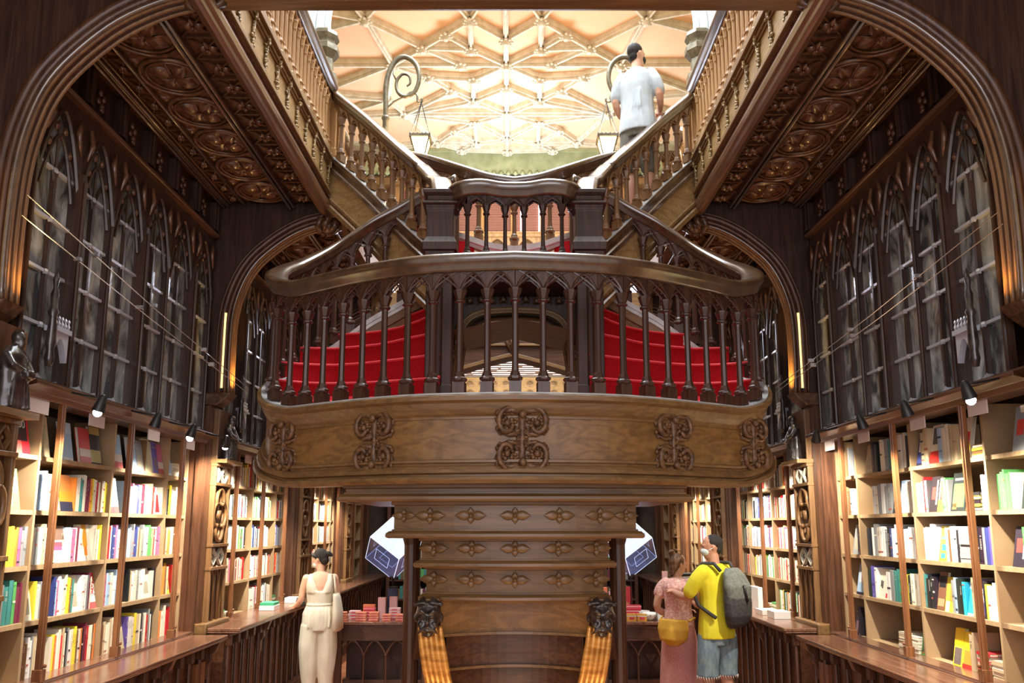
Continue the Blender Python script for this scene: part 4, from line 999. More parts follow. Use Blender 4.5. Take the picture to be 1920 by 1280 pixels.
# little sign plates and spotlights under the glazing sill
SIGN = {-1: [4.74, 5.42, 6.30, 7.02, 8.6, 9.5], 1: [4.82, 5.55, 6.42, 7.12, 8.7, 9.6]}
ORD = ['first', 'second', 'third', 'fourth', 'fifth', 'sixth', 'seventh', 'eighth', 'ninth', 'tenth', 'eleventh', 'twelfth', 'thirteenth', 'fourteenth', 'fifteenth', 'sixteenth', 'seventeenth', 'eighteenth', 'nineteenth', 'twentieth', 'twenty-first', 'twenty-second', 'twenty-third', 'twenty-fourth', 'twenty-fifth', 'twenty-sixth', 'twenty-seventh', 'twenty-eighth', 'twenty-ninth', 'thirtieth', 'thirty-first', 'thirty-second', 'thirty-third', 'thirty-fourth', 'thirty-fifth', 'thirty-sixth']
for sd in (-1, 1):
    for i, y in enumerate(SIGN[sd]):
        o = MB().box(sd * 2.835 - .004, sd * 2.835 + .004, y - .10, y + .10, 2.54, 2.62).build('shelf_sign', 'sign_white')
        tag(o, 'blank white sign plate under the %s window sill, %s from the viewer' % (SIDE[sd], ORD[i]), 'sign', 'sign plates under the sills')
def spotlight(x, y, z, sd, on, label, power, aim):
    t = thing('spotlight', (x, y, z), label, 'spotlight', 'spotlights under the sills')
    A = Vector(aim) - Vector((x, y, z)); A.normalize()
    b = MB(); p = Vector((x, y, z))
    n_ = [p - A * .07, p - A * .055, p - A * .0, p + A * .035]
    b.tube(n_, [.012, .022, .034, .040], 12, cap=False)
    b.tube([p - A * .06, (x + sd * .03, y, z + .05), (x + sd * .20, y, z + .085)], .007, 6)
    b.build('shade', 'black', t, smooth=True)
    l = MB(); q = p + A * .02; l.tube([q, q + A * .012], .031, 12)
    if on == 2: l.ball(p + A * .045, .026, seg=12, rings=8); l.build('lens', 'lamp_on' if on else 'steel', t)
    if on: spot('shelf_spot', tuple(p + A * .085), aim, power, (1.0, .92, .76), 112, .03, .85)
for sd, ys in ((-1, [(4.84, 2), (5.62, 0), (6.26, 2), (7.02, 2), (8.45, 1), (9.5, 1), (11.9, 1), (12.8, 1)]), (1, [(4.36, 2), (5.06, 1), (5.72, 1), (6.60, 1), (8.45, 1), (9.5, 1), (11.9, 1), (12.8, 1)])):
    for i, (y, on) in enumerate(ys):
        z = 2.60
        spotlight(sd * 2.52, y, z, sd, on, 'small black spotlight under the %s window sill, %s from the viewer' % (SIDE[sd], ORD[i]), (185 if sd < 0 else 150) if y < 8 else 170, (sd * 3.0, y + .1, 1.15) if not 6.5 < y < 7.5 else (sd * 2.80, 7.55, 1.7))

# ------------------------------------------------------------------ books
COL = {'w': ('cream', (.80, .74, .60)), 'W': ('white', (.88, .87, .84)), 'r': ('red', (.62, .03, .035)), 'd': ('black', (.025, .025, .03)), 'b': ('dark blue', (.05, .07, .24)),
       'l': ('pale blue', (.38, .55, .75)), 'g': ('green', (.12, .42, .12)), 'y': ('yellow', (.86, .70, .06)), 'o': ('orange', (.78, .26, .06)), 'n': ('brown', (.22, .11, .05)),
       'k': ('grey', (.28, .29, .30)), 'p': ('pink', (.62, .16, .30)), 'v': ('purple', (.14, .11, .45)), 't': ('teal', (.06, .26, .24)), 'e': ('beige', (.60, .48, .30)),
       'm': ('maroon', (.20, .03, .06)), 'c': ('bright blue', (.04, .50, .75))}
PG = (.80, .75, .62)
def jit(c, a=.06):
    k = 1 + random.uniform(-a, a) * 2; return tuple(max(0, min(1, v * k + random.uniform(-a, a) * .15)) for v in c)
ALLB = []     # dict(mesh builder args)
def book_geo(mb, sd, y0, th, z, h, d, lean, style, col, cov=None, x0=None, seed=0):
    """spine-out book, page block, jacket, printed bands; local pivot at lower near corner; leaning towards +y"""
    rnd = random.Random(seed); x0 = XF + .02 if x0 is None else x0
    m = MB(); t = min(.0035, th * .2)
    m.cur = PG; m.box(x0 + .006, x0 + d - .004, t, th - t, .004, h - .004)
    m.cur = col; m.box(x0, x0 + d, 0, t, 0, h); m.box(x0, x0 + d, th - t, th, 0, h)
    n = 5     # rounded spine
    P = [(x0 + .006, 0), (x0 + .001, th * .12), (x0 - .0015, th * .35), (x0 - .0015, th * .65), (x0 + .001, th * .88), (x0 + .006, th)]
    m.add([(a, b, 0) for a, b in P] + [(a, b, h) for a, b in P], [(i, i + 1, i + 7, i + 6) for i in range(5)])
    lum = sum(col) / 3; ink = (.05, .05, .07) if lum > .35 else (.75, .70, .60)
    if style >= 0 and th > .014 and rnd.random() < .6:
        e = x0 - .0028
        bands = [[(.62, .30, .5)], [(.40, .42, .45), (.08, .05, .5)], [(.70, .18, .6), (.12, .07, .6), (.30, .25, .25)], [(.5, .35, .4), (.90, .03, .9)]][style % 4]
        for a, b, wd in bands:
            if rnd.random() < .5:
                ink = tuple(.45 * v + .55 * q for v, q in zip(ink, col)); k = int(b * h / .010)
                m.cur = ink
                for j in range(k):
                    if rnd.random() < .8: m.box(e, e + .002, th * (.5 - wd / 2 * rnd.uniform(.7, 1)), th * (.5 + wd / 2 * rnd.uniform(.7, 1)), a * h + j * .010, a * h + j * .010 + .006)
            else:
                m.cur = rnd.choice([ink, (.45, .12, .08), tuple(v * .6 for v in col), tuple(v * .7 for v in col)]); m.box(e, e + .002, th * .1, th * .9, a * h, a * h + min(.012, b * h))
    if cov:        # face-out book: cover art on the room side
        m = MB(); th_, w = .022, th
        m.cur = PG; m.box(x0 + .003, x0 + th_, .003, w - .003, .003, h - .003)
        m.cur = col; m.box(x0, x0 + .003, 0, w, 0, h); m.box(x0 + th_, x0 + th_ + .003, 0, w, 0, h)
        for (a, b, c, dd, cc) in cov:    # fractions y0,y1,z0,z1,colour
            m.cur = cc; m.box(x0 - .0012, x0 + .0005, a * w, b * w, c * h, dd * h)
    ca, sa = cos(lean), sin(lean)
    off = th * 0
    def T(x, y, zz):
        if cov: return (sd * (x + zz * .18), y0 + y, z + zz * .98)
        yy = y * ca + zz * sa; z2 = -y * sa + zz * ca + (th * sa if lean > 0 else 0)
        return (sd * x, y0 + yy, z + z2)
    k = len(mb.v); mb.v += [T(*p) for p in m.v]; mb.f += [tuple(i + k for i in f_) for f_ in m.f]; mb.c += m.c
COVERS = {
 'r60': [(.18, .86, .30, .84, (.05, .03, .03)), (.0, .45, 0, .42, (.75, .16, .13))], 'sky': [(0, 1, .72, 1, (.55, .70, .88)), (.05, .95, 0, .07, (.8, .85, .9))],
 'rw': [(0, 1, 0, .18, (.55, .10, .10)), (0, 1, .18, .40, (.70, .62, .58))], 'yd': [(0, 1, .8, 1, (.55, .42, .14)), (0, .95, .05, .38, (.50, .46, .20))],
 'dk': [(.35, .8, .12, .5, (.20, .12, .14)), (0, 1, .8, .84, (.3, .28, .22))], 'plant': [(.1, .45, .1, .9, (.35, .38, .22)), (.5, .8, .4, .8, (.5, .48, .3))],
 'wood': [(0, .9, .84, .94, (.12, .11, .07)), (.05, .55, .35, .62, (.10, .62, .12)), (.45, .85, .58, .74, (.50, .20, .05)), (0, .5, 0, .1, (.1, .55, .12))],
 'lips': [(0, .95, .62, 1, (.28, .16, .11)), (.0, .75, .44, .56, (.62, .10, .14)), (.05, .7, .34, .44, (.75, .12, .28)), (.75, 1, .45, .8, (.75, .58, .40))],
 'bottle': [(.35, .72, .40, 1, (.75, .34, .02)), (.42, .66, .15, .40, (.70, .22, .02)), (.5, .56, 0, .15, (.3, .15, .1))],
 'sunset': [(0, 1, 0, .26, (.03, .03, .06)), (0, 1, .26, .55, (.80, .28, .03))], 'navy': [(0, .75, 0, .82, (.08, .12, .22))], 'grp': [(.2, .8, .15, .55, (.4, .36, .26))],
 'portrait': [(.1, .85, .5, .93, (.12, .11, .10)), (0, 1, 0, .32, (.72, .03, .02))], 'green': [(.1, .9, .1, .72, (.12, .20, .08)), (.1, .85, .80, .86, (.6, .6, .55)), (.6, .9, .05, .2, (.5, .15, .05))],
 'yel': [(.15, .85, .62, .7, (.1, .25, .3)), (.25, .75, .30, .48, (.05, .35, .55)), (.28, .78, .08, .22, (.05, .35, .55))], 'tri': [(.2, .7, .35, .65, (.7, .03, .03)), (0, 1, 0, .35, (.9, .75, .05))],
 'brown': [(.1, .9, .6, .9, (.02, .02, .02)), (.1, .9, .1, .3, (.5, .3, .15))], 'gold': [(.1, .6, .3, .8, (.45, .28, .05)), (.5, .9, 0, .3, (.92, .85, .6))], 'blue': [(.2, .8, .4, .75, (.8, .8, .85)), (0, 1, 0, .08, (.02, .02, .05))],
 'cat': [(.6, .72, .35, .6, (.03, .03, .03)), (.1, .25, .05, .2, (.6, .03, .05)), (.75, .85, .4, .62, (.03, .03, .03))], 'thr': [(0, 1, .55, 1, (.92, .62, .02)), (.15, .9, .05, .48, (.18, .14, .13)), (.3, .7, .12, .3, (.6, .55, .5))],
 'thr2': [(0, 1, .55, 1, (.92, .66, .03)), (.1, .9, .12, .5, (.75, .32, .05)), (0, 1, 0, .12, (.62, .04, .03))], 'red2': [(.35, .8, .35, .7, (.6, .06, .05)), (.1, .3, .2, .9, (.3, .28, .27))], 'lb': [(.1, .9, .2 + .1, .34, (.3, .4, .5)), (.1, .9, .5, .54, (.3, .4, .5)), (.1, .9, .7, .74, (.3, .4, .5))]}
# rows: top to bottom; compartments from the one nearest the viewer; tokens
NEARL = [
 ['_5 Few13:plant Frr15:r60', '_ Few12:plant _8 Fll13:sky _5 Frw14:rw Fdy14:yd Fdd13:dk', 'Flt9:rw Flk9:rw _6 Flw12:sky Fkk12:grp n Few12:plant _2 Fvd9:dk Fpw10:rw', 'Flw12:sky S:we5'],
 ['w w e w r Fge13:plant _4', 'W W l l l l l W e e _6 Foo15:sunset o w w t t w w m m m o y w w r w n w w y y', 'Flw9:rw Flw8:rw _6 l l p k l b l m m w w w e r w Frr9:sky w', 'l d y k w e w d w'],
 ['Fdg11:wood W k W w w y y y o p k k', 'w w w k k l w e e w _6 Fww14:lips l W p p W m m W w Fww15:bottle w w e w y y', 'l b r W b b p l w _6 l l k k b b e n e k w w g g e r W p p w', 'o n e o w n n'],
 ['Fro8:sunset w m p o k t t g m m', 'w Fwe8:grp y w w k w _6 b l p W W W w w y y n t Fwg9:grp W W W W k m w Frr9:rw', 'p p l l w W l w l _6 d e W W w k W W W Fwe13:grp w d', 'e o n e Fyd5:dk r m r'],
 ['Fwe16:navy _9', 'W w n n W W k e w w _6 w y o W w r e w d k W w y y n w o d m m r w w n o o', 'e n n e w w e w _6 Fep9:grp v W W w y e w d k w r k W d', 'w o w w r r w']]
NEARR = [
 ['_2 Fkr14:red2 _3 Flw13:grp _9', 'Fbb8:blue e e Fwe13:portrait l w w e e _3 Fwy8:tri _2 S:ny4', 'Few15:grp d d _3 w w k t w e w _2 w d _2', '_ n k _9'],
 ['_2 g g g g g w _3 Fdd14:dk S:ww3 _9', 'W W W W r k Fdd11:red2 Fwy7:tri g k g k Fdg17:green _2 S:yd5 _ W k k', '_5 W w k W k k Fdk9:grp Fll9:lb W w w k', 'n n w _9'],
 ['_2 Fdg12:red2 g g g w Frw9:sky k w d W', 'W W W W W Fyc11:yel W n W W d S:kk8 w d d k b v p', 'd d W k w W W k d b W W d d W W W W r', 'Fkw12:grp k w'],
 ['t k d l Few12:grp _9', 't d d d d Fnd10:brown Fyw11:gold k l d d c Fcc7:sky e Fvb10:blue d y W W W r', 'd v W Fww17:cat W k t t g d y d w w W', 'Flw14:blue W'],
 ['_4 Fcc12:sky e w _9', '_9 Fyd11:thr Fyo11:thr2 e e _ S:rw6 S:we5', 'S:we6 S:ww5 _ Fgw10:green', 'Fdr9:dk _ d _9']]
def parse(tok):
    out = []
    for t in tok.split():
        if t.startswith('_'): out.append(('gap', .018 * (int(t[1:]) if len(t) > 1 else 1)))
        elif t.startswith('F'):
            a, b = t[1:].split(':'); out.append(('face', a[0], int(a[2:]) / 100, b))
        elif t.startswith('S:'): out.append(('stack', t[2], t[3], int(t[4:])))
        else:
            for ch in t: out.append(('spine', ch))
    return out
def seq_random(n, pal): return ' '.join(random.choice(pal) for _ in range(n))
PALS = ['WWWwwwklbrd', 'WWwwwekdnry', 'WWWWwlkbvm', 'wWWwkdtgyo', 'WwWwWeropn']
random.seed(21)
cases = []
for sd in (-1, 1):
    for bi, (ya, yb, posts) in enumerate(CASES0[:3]):
        if sd > 0 and bi == 0: ya = 4.20
        ed = [ya + .02] + list(posts) + [yb - .02]
        for ri in range(5):
            z = BZ[4 - ri] + .002
            comps = list(zip(ed, ed[1:]))
            for ci, (a, b) in enumerate(comps):
                if bi == 0: tk = parse((NEARL if sd < 0 else NEARR)[ri][ci]); tk = tk if sd < 0 else tk[::-1]
                elif ri == 4 and random.random() < .75: tk = parse('_4 S:wg3 _ S:we2 _9')
                else: tk = parse(seq_random(60, random.choice(PALS)))
                y = a + .015; order = 0; fixed = bi == 0
                spn = [t for t in tk if t[0] == 'spine']
                if fixed and spn and not any(t[0] == 'gap' and t[1] > .12 for t in tk):
                    used = sum(t[2] + .004 if t[0] == 'face' else t[1] if t[0] == 'gap' else .15 if t[0] == 'stack' else 0 for t in tk)
                    base = max(.014, min(.05, (b - a - .03 - used) / len(spn) - .001))
                else: base = .026
                fill = 1 if fixed else random.uniform(.75, 1)
                for t in tk:
                    if t[0] == 'gap': y += t[1]; continue
                    if t[0] == 'face':
                        if y + t[2] > b - .008: continue
                        h = random.uniform(.23, .265) if ri else random.uniform(.24, .28)
                        ALLB.append(dict(sd=sd, bi=bi, ri=ri, ci=ci, y=y, th=t[2], z=z, h=h, d=.02, lean=0, st=-1, c=t[1], cov=t[3], k='face')); y += t[2] + .004
                    elif t[0] == 'stack':
                        if y + .14 > b - .005: continue
                        ALLB.append(dict(sd=sd, bi=bi, ri=ri, ci=ci, y=y, th=.15, z=z, h=.02 * t[3], d=.2, lean=0, st=-1, c=t[1], c2=t[2], n=t[3], k='stack')); y += .155
                    else:
                        th = base * random.uniform(.65, 1.35)
                        if not fixed: th = random.choice((.016, .022, .03, .036)) * random.uniform(.8, 1.2)
                        if y + th > (b - .008 if fixed else a + (b - a) * fill): 
                            if fixed and y + .012 < b - .008: th = b - .009 - y
                            else: continue
                        h = (random.uniform(.205, .235) if not fixed or ri else random.uniform(.22, .26)) + random.choice((0, 0, 0, .02)); 
                        ALLB.append(dict(sd=sd, bi=bi, ri=ri, ci=ci, y=y, th=th, z=z, h=h, d=random.uniform(.13, .17), lean=0, st=random.randrange(4), c=t[1], k='spine')); y += th + .0012
def proj_size(b):
    zc = b['z'] + b['h'] / 2; X = b['sd'] * XF; Y = b['y'] + b['th'] / 2
    D = Y * cos(R(9.3)) + (zc - 1.87) * sin(R(9.3)); u = X / D * 1500
    if abs(u) > 975: return 0
    v = 1500 * (-Y * sin(R(9.3)) + (zc - 1.87) * cos(R(9.3))) / D; py = 741.4 - v
    if py > 1290: return 0
    w = abs(X * b['th'] / (Y * Y)) * 1500; b['px'] = 960 + u
    return w * b['h'] / Y * 1500
# split stacks into single lying books
EXP = []
for b in ALLB:
    if b['k'] == 'stack':
        z = b['z']; rr = random.Random(int(b['y'] * 1000))
        for i in range(b['n']):
            t = rr.uniform(.016, .028) if b['n'] < 7 else .029
            EXP.append(dict(b, k='lying', z=z, h=t, c=(b['c'] if i % 2 else b['c2']), lv=i, dy=rr.uniform(-.004, .012), y=b['y'])); z += t + .0005
            if z > b['z'] + .27: break
    else: EXP.append(b)
for b in EXP: b['s'] = proj_size(b)
vis = sorted([b for b in EXP if b['s'] > 0], key=lambda b: -b['s'])
big = vis[:298]; rest = vis[298:]
ids = {id(b) for b in big}
def emit(mb, b, i):
    cn, cc = COL[b['c']]; rr = random.getstate(); random.seed(i * 7 + 1); cc = jit(cc); random.setstate(rr)
    if b['k'] == 'lying':
        m = MB(); x0 = XF + .012 + b['dy']; y = b['y'] + b['dy']; d = .19; w = .14; t = .003
        m.cur = PG; m.box(x0 + .004, x0 + d - .004, y + .003, y + w - .004, b['z'] + t, b['z'] + b['h'] - t)
        m.cur = cc; m.box(x0, x0 + d, y, y + w, b['z'], b['z'] + t); m.box(x0, x0 + d, y, y + w, b['z'] + b['h'] - t, b['z'] + b['h'])
        if b['lv'] % 3 or b['n'] > 6: m.box(x0 - .001, x0 + .004, y, y + w, b['z'], b['z'] + b['h'])
        k = len(mb.v); mb.v += [(b['sd'] * p[0], p[1], p[2]) for p in m.v]; mb.f += [tuple(q + k for q in f_) for f_ in m.f]; mb.c += m.c
    else:
        book_geo(mb, b['sd'], b['y'], b['th'], b['z'], b['h'], b['d'], b['lean'], b['st'], cc, COVERS.get(b.get('cov')), seed=i)
ROWN = ['top', 'second', 'third', 'fourth', 'bottom']
from collections import defaultdict
seqn = defaultdict(int); 
allsorted = sorted(EXP, key=lambda b: (b['sd'], b['bi'], b['ri'], b['y'] if b['sd'] < 0 else -b['y'], b.get('lv', 0)))
SPECIAL = {}
for i, b in enumerate(allsorted):
    if id(b) not in ids: continue
    key = (b['sd'], b['bi'], b['ri'], b['ci'], b['c'], b['k']); seqn[key] += 1; n = seqn[key]
    cn = COL[b['c']][0]
    nc = len(CASES0[b['bi']][2]) + 1
    sec = b['ci'] if b['sd'] < 0 else nc - 1 - b['ci']
    kd = {'face': 'face-out book', 'spine': 'book spine', 'lying': 'lying book'}[b['k']]
    lab = '%s %s %s on %s shelf, %s section of %s %s bookcase' % (ORD[n - 1], cn, kd, ROWN[b['ri']], ORD[sec], NEAR[b['bi']], SIDE[b['sd']])
    if b['k'] == 'face':
        lab = '%s, %s shelf, %s section of %s %s bookcase' % ({'r60': 'red cover with black oval and 60', 'wood': 'black cover reading OOD with green dot', 'lips': 'cover with large red lips', 'bottle': 'white cover with amber bottle', 'portrait': 'cover with grey portrait above red block', 'thr': 'yellow topped cover with grey scene', 'thr2': 'yellow topped cover with orange scene', 'yel': 'yellow cover with blue letters', 'cat': 'white cover with black cat shapes', 'navy': 'cream cover with navy panel', 'sunset': 'orange red cover over black skyline', 'green': 'dark cover with green picture'}.get(b['cov'], ORD[n - 1] + ' face-out ' + cn + ' book'), ROWN[b['ri']], ORD[sec], NEAR[b['bi']], SIDE[b['sd']])
    mb = MB(); mb.cur = None; emit(mb, b, i)
    o = mb.build('book', 'jacket'); tag(o, lab, 'book', 'books in the %s %s bookcase' % (NEAR[b['bi']], SIDE[b['sd']]))
    b['o'] = o
    if b.get('cov') in ('r60', 'wood'): SPECIAL[b['cov']] = b
    if b.get('cov') == 'rw' and b['ri'] == 3 and b['c'] == 'r' and b['sd'] < 0: SPECIAL['la'] = b
mb = MB()
for i, b in enumerate(rest): emit(mb, b, i + 5000)
for row in range(7):
    z = .5 + row * .36; x = -2.2
    while x < 2.2:
        th = random.uniform(.03, .06); h = random.uniform(.18, .26); mb.cur = jit(COL[random.choice('wkgndtem')][1]); mb.box(x, x + th, 15.85, 16.0, z, z + h); x += th + .002
o = mb.build('books', 'jacket'); tag(o, 'rows of smaller mixed coloured books filling the remaining and farther shelves', 'books', kind='stuff')
def cover_text(b, txt, fy, fz, size, mat, sp=1):
    c = bpy.data.curves.new('cover_lettering', 'FONT'); c.body = txt; c.size = size; c.extrude = .0004; c.space_line = sp; c.align_x = 'CENTER'
    tmp = bpy.data.objects.new('tmp', c); C.objects.link(tmp); bpy.context.view_layer.update()
    me = bpy.data.meshes.new_from_object(tmp.evaluated_get(bpy.context.evaluated_depsgraph_get())); bpy.data.objects.remove(tmp)
    me.materials.clear(); me.materials.append(MATS[mat]); t = bpy.data.objects.new('cover_lettering', me); C.objects.link(t)
    t.parent = b['o']; sd = b['sd']; zz = fz * b['h']
    t.location = (sd * (XF + .02 + zz * .18 - .004), b['y'] + fy * b['th'], b['z'] + zz * .98)
    t.rotation_euler = (R(90 - 10.4), 0, R(90 if sd < 0 else -90))
if 'r60' in SPECIAL: cover_text(SPECIAL['r60'], '60', .52, .60, .07, 'white')
if 'wood' in SPECIAL: cover_text(SPECIAL['wood'], 'OOD', .45, .80, .05, 'white')
if 'la' in SPECIAL: cover_text(SPECIAL['la'], 'LA\nROJ\nSTA', .48, .75, .05, 'white', .9)

bc = thing('bookcase', (0, 15.95, 0), 'dark wooden bookcase across the rear wall behind the tables', 'bookcase')
m = MB()
for i in range(9): m.box(-2.4 + i * .6 - .03, -2.4 + i * .6 + .03, 15.78, 16.15, 0, 3.2)
for row in range(8): m.box(-2.4, 2.4, 15.84, 16.15, .47 + row * .36, .495 + row * .36)
m.build('frame', 'dark_z', bc); MB().box(-1.28, -1.10, 15.74, 15.78, 1.0, 2.6).build('lit_pilaster', 'post_z', bc)
# ================================================================== TABLES AND GOODS
for sd, nm in ((-1, 'left'), (1, 'right')):
    t = thing('display_table', (sd * 1.46, 10.05, 0), 'dark carved wooden display table to the %s behind the stair base' % nm, 'table', 'display tables')
    x0, x1, y0, y1 = .86, 2.07, 9.60, 10.5
    f = side_f(sd)
    MB().box(x0 - .02, x1 + .02, y0 - .02, y1 + .02, .745, .78).map(f).build('tabletop', 'counter_y', t, bev=.006)
    a = MB(); a.box(x0 + .04, x1 - .04, y0 + .03, y0 + .06, .58, .745); a.box(x0 + .04, x1 - .04, y1 - .06, y1 - .03, .58, .745); a.box(x0 + .03, x0 + .06, y0 + .04, y1 - .04, .58, .745); a.box(x1 - .06, x1 - .03, y0 + .04, y1 - .04, .58, .745)
    a.box(x0 + .02, x1 - .02, y0 + .015, y0 + .035, .565, .585)
    for i in range(9):
        x = x0 + .08 + i * .13
        if x + .1 < x1: a.bar((x, y0 + .028, .63), (x + .05, y0 + .028, .70), .01, .012); a.bar((x + .05, y0 + .028, .70), (x + .1, y0 + .028, .63), .01, .012)
    a.map(f).build('apron', 'dark_x', t)
    for lx in (x0 + .05, x1 - .05):
        for ly in (y0 + .05, y1 - .05): MB().box(lx - .04, lx + .04, ly - .04, ly + .04, 0, .745).map(f).build('leg', 'dark_z', t, bev=.006)
    g = MB(); n = 4; w = (x1 - x0 - .18) / n
    for i in range(n):
        q = x0 + .09 + w * i
        g.tube([(q + w * k / 10, y0 + .05, .40 + ogive(k / 10, w * .55)) for k in range(11)], .014, 6)
        if i: g.tube([(q, y0 + .05, .02), (q, y0 + .05, .42)], .013, 6); g.ball((q, y0 + .05, .40), .022, seg=6, rings=4)
    g.map(f).build('arcade', 'dark_z', t)
    MB().box(x0 + .08, x1 - .08, y0 + .2, y1 - .1, .06, .10).map(f).build('lower_shelf', 'dark_x', t)
    MB().box(x0 + .10, x1 - .10, y0 + .30, y1 - .12, .10, .56).map(f).build('under_table_dark', 'ebony_z', t)  # dark box added to keep the space under the table dark

def goods(name, x, y, z, w, d, h, mat, label, cat, n=1, mat2=None, grp=None):
    """stack of n small boxes with pale lids"""
    for i in range(n):
        hh = h / n; o = bpy.data.objects.new(name, None); 
        zc = z + hh * i; dx = .004 * sin(i * 3.1 + x * 9)
        t = thing(name, (x + dx, y, zc), label if n == 1 else None, cat, grp)
        if n > 1: t['label'] = '%s, %s up' % (label, ORD[i])
        MB().box(x - w / 2 + dx, x + w / 2 + dx, y - d / 2, y + d / 2, zc, zc + hh * .93).build('carton', mat, t, bev=.0015)
        if mat2: MB().box(x - w / 2 + dx - .001, x + w / 2 + dx + .001, y - d / 2 - .001, y + d / 2 + .001, zc + hh * .60, zc + hh * .72).build('band', mat2, t)
        if mat2: MB().box(x - w / 4 + dx, x + w / 4 + dx, y - d / 2 - .0012, y - d / 2, zc + hh * .2, zc + hh * .5).build('printed_mark', 'paper_red', t)
T = .781
for i, (x, n, w) in enumerate(((-1.99, 4, .10), (-1.77, 4, .12), (-1.62, 4, .11), (-1.47, 3, .10), (-1.31, 3, .10), (-1.14, 3, .10))):
    goods('gift_box', x, 9.70, T, w, .09, .026 * n, 'paper_orange', 'small orange printed box, %s stack from the left on left table' % ORD[i], 'box', n, 'white', 'orange boxes on the left table')
for i, (x, n) in enumerate(((-1.88, 3), (-1.70, 4), (-1.40, 4))):
    goods('gift_box', x, 9.86, T, .13, .10, .034 * n, 'paper_red' if i % 2 else 'paper_pink', 'flat pink or red box, %s back stack on left table' % ORD[i], 'box', n, 'white', 'flat boxes at the back of the left table')
for x, y, w, h, mt, lb in ((-1.73, 10.0, .14, .17, 'paper_orange', 'brownish orange upright box on the left table, left of the pink ones'), (-1.57, 9.98, .09, .26, 'paper_pink', 'pale pink upright box on the left table'), (-1.44, 10.02, .09, .27, 'paper_pink', 'darker pink upright box beside the red candle glass'), (-1.47, 10.15, .12, .36, 'paper_navy', 'dark navy box under the left glass polyhedron stand'), (-1.24, 10.1, .12, .20, 'white', 'green striped white box on the left table')):
    goods('upright_box', x, y, T, w, .08, h, mt, lb, 'box')
goods('green_box', -1.22, 10.12, T + .20, .13, .10, .12, 'green_box', 'green square box on top of the striped box, left table', 'box')
o = MB()
for k in range(4): o.box(-1.29, -1.19, 10.0595, 10.061, T + .03 + k * .04, T + .045 + k * .04)
for i, (x, y, r, h, mt, nm, lb) in enumerate(((-1.21, 9.9, .075, .15, 'red_gloss', 'candle_glass', 'round glossy red candle glass on the left table'),)):
    t = thing(nm, (x, y, T), lb, 'candle'); MB().lathe((x, y, T), [(r * .85, 0), (r, .02), (r, h), (r * .94, h), (r * .92, h - .05), (r * .02, h - .05)], 20).build('glass', mt, t, smooth=False); MB().lathe((x, y, T + h - .051), [(.004, 0), (.004, .03), (.001, .035)], 6).build('wick', 'black', t)
for i, (x, mt) in enumerate(((1.40, 'tin_gold'), (1.52, 'tin_gold'))):
    goods('gift_tin', x, 9.70, T, .11, .09, .085, mt, '%s gold coloured tin at the front of the right table' % ('left' if i == 0 else 'right'), 'tin', 1, 'white', 'gold tins on the right table')
for i, (x, y, w, h, n, mt) in enumerate(((1.13, 9.80, .13, .12, 3, 'paper_red'), (1.28, 9.95, .16, .14, 3, 'paper_red'), (1.46, 9.95, .18, .16, 3, 'paper_red'), (1.20, 9.74, .10, .05, 1, 'white'), (1.36, 10.1, .14, .18, 2, 'paper_orange'))):
    goods('gift_box', x, y, T, w, .11, h, mt, 'red or orange gift box, %s pile from the left on right table' % ORD[i], 'box', n, 'white', 'boxes on the right table')
for x, y, w, h, mt, lb in ((1.12, 10.1, .10, .38, 'paper_orange', 'tall brown striped box at the left of the right table'), (1.24, 10.12, .09, .32, 'paper_pink', 'tall pink box on the right table'), (1.44, 10.25, .10, .38, 'paper_red', 'tall red box with white band on right table')):
    goods('upright_box', x, y, T, w, .08, h, mt, lb, 'box')
for i, (x, y) in enumerate(((1.62, 9.74), (1.58, 9.95), (1.77, 9.76))):
    if i < 2:
        t = thing('bowl', (x, y, T), 'white patterned bowl on the right table, %s' % ('in front' if i == 0 else 'behind the first'), 'bowl', 'white bowls on the right table')
        MB().lathe((x, y, T), [(.03, 0), (.045, .01), (.075, .05), (.082, .09), (.076, .09), (.068, .05), (.035, .018), (.004, .016)], 18).build('body', 'white', t, smooth=True)
        d_ = MB()
        for k in range(8): d_.ball((x + .079 * cos(k * .785), y + .079 * sin(k * .785), T + .062), .008, seg=6, rings=4)
        d_.build('painted_flower', 'bronze_green', t)
    else: goods('upright_box', x, y, T, .10, .10, .11, 'white', 'white cube box at the right end of the right table', 'box')
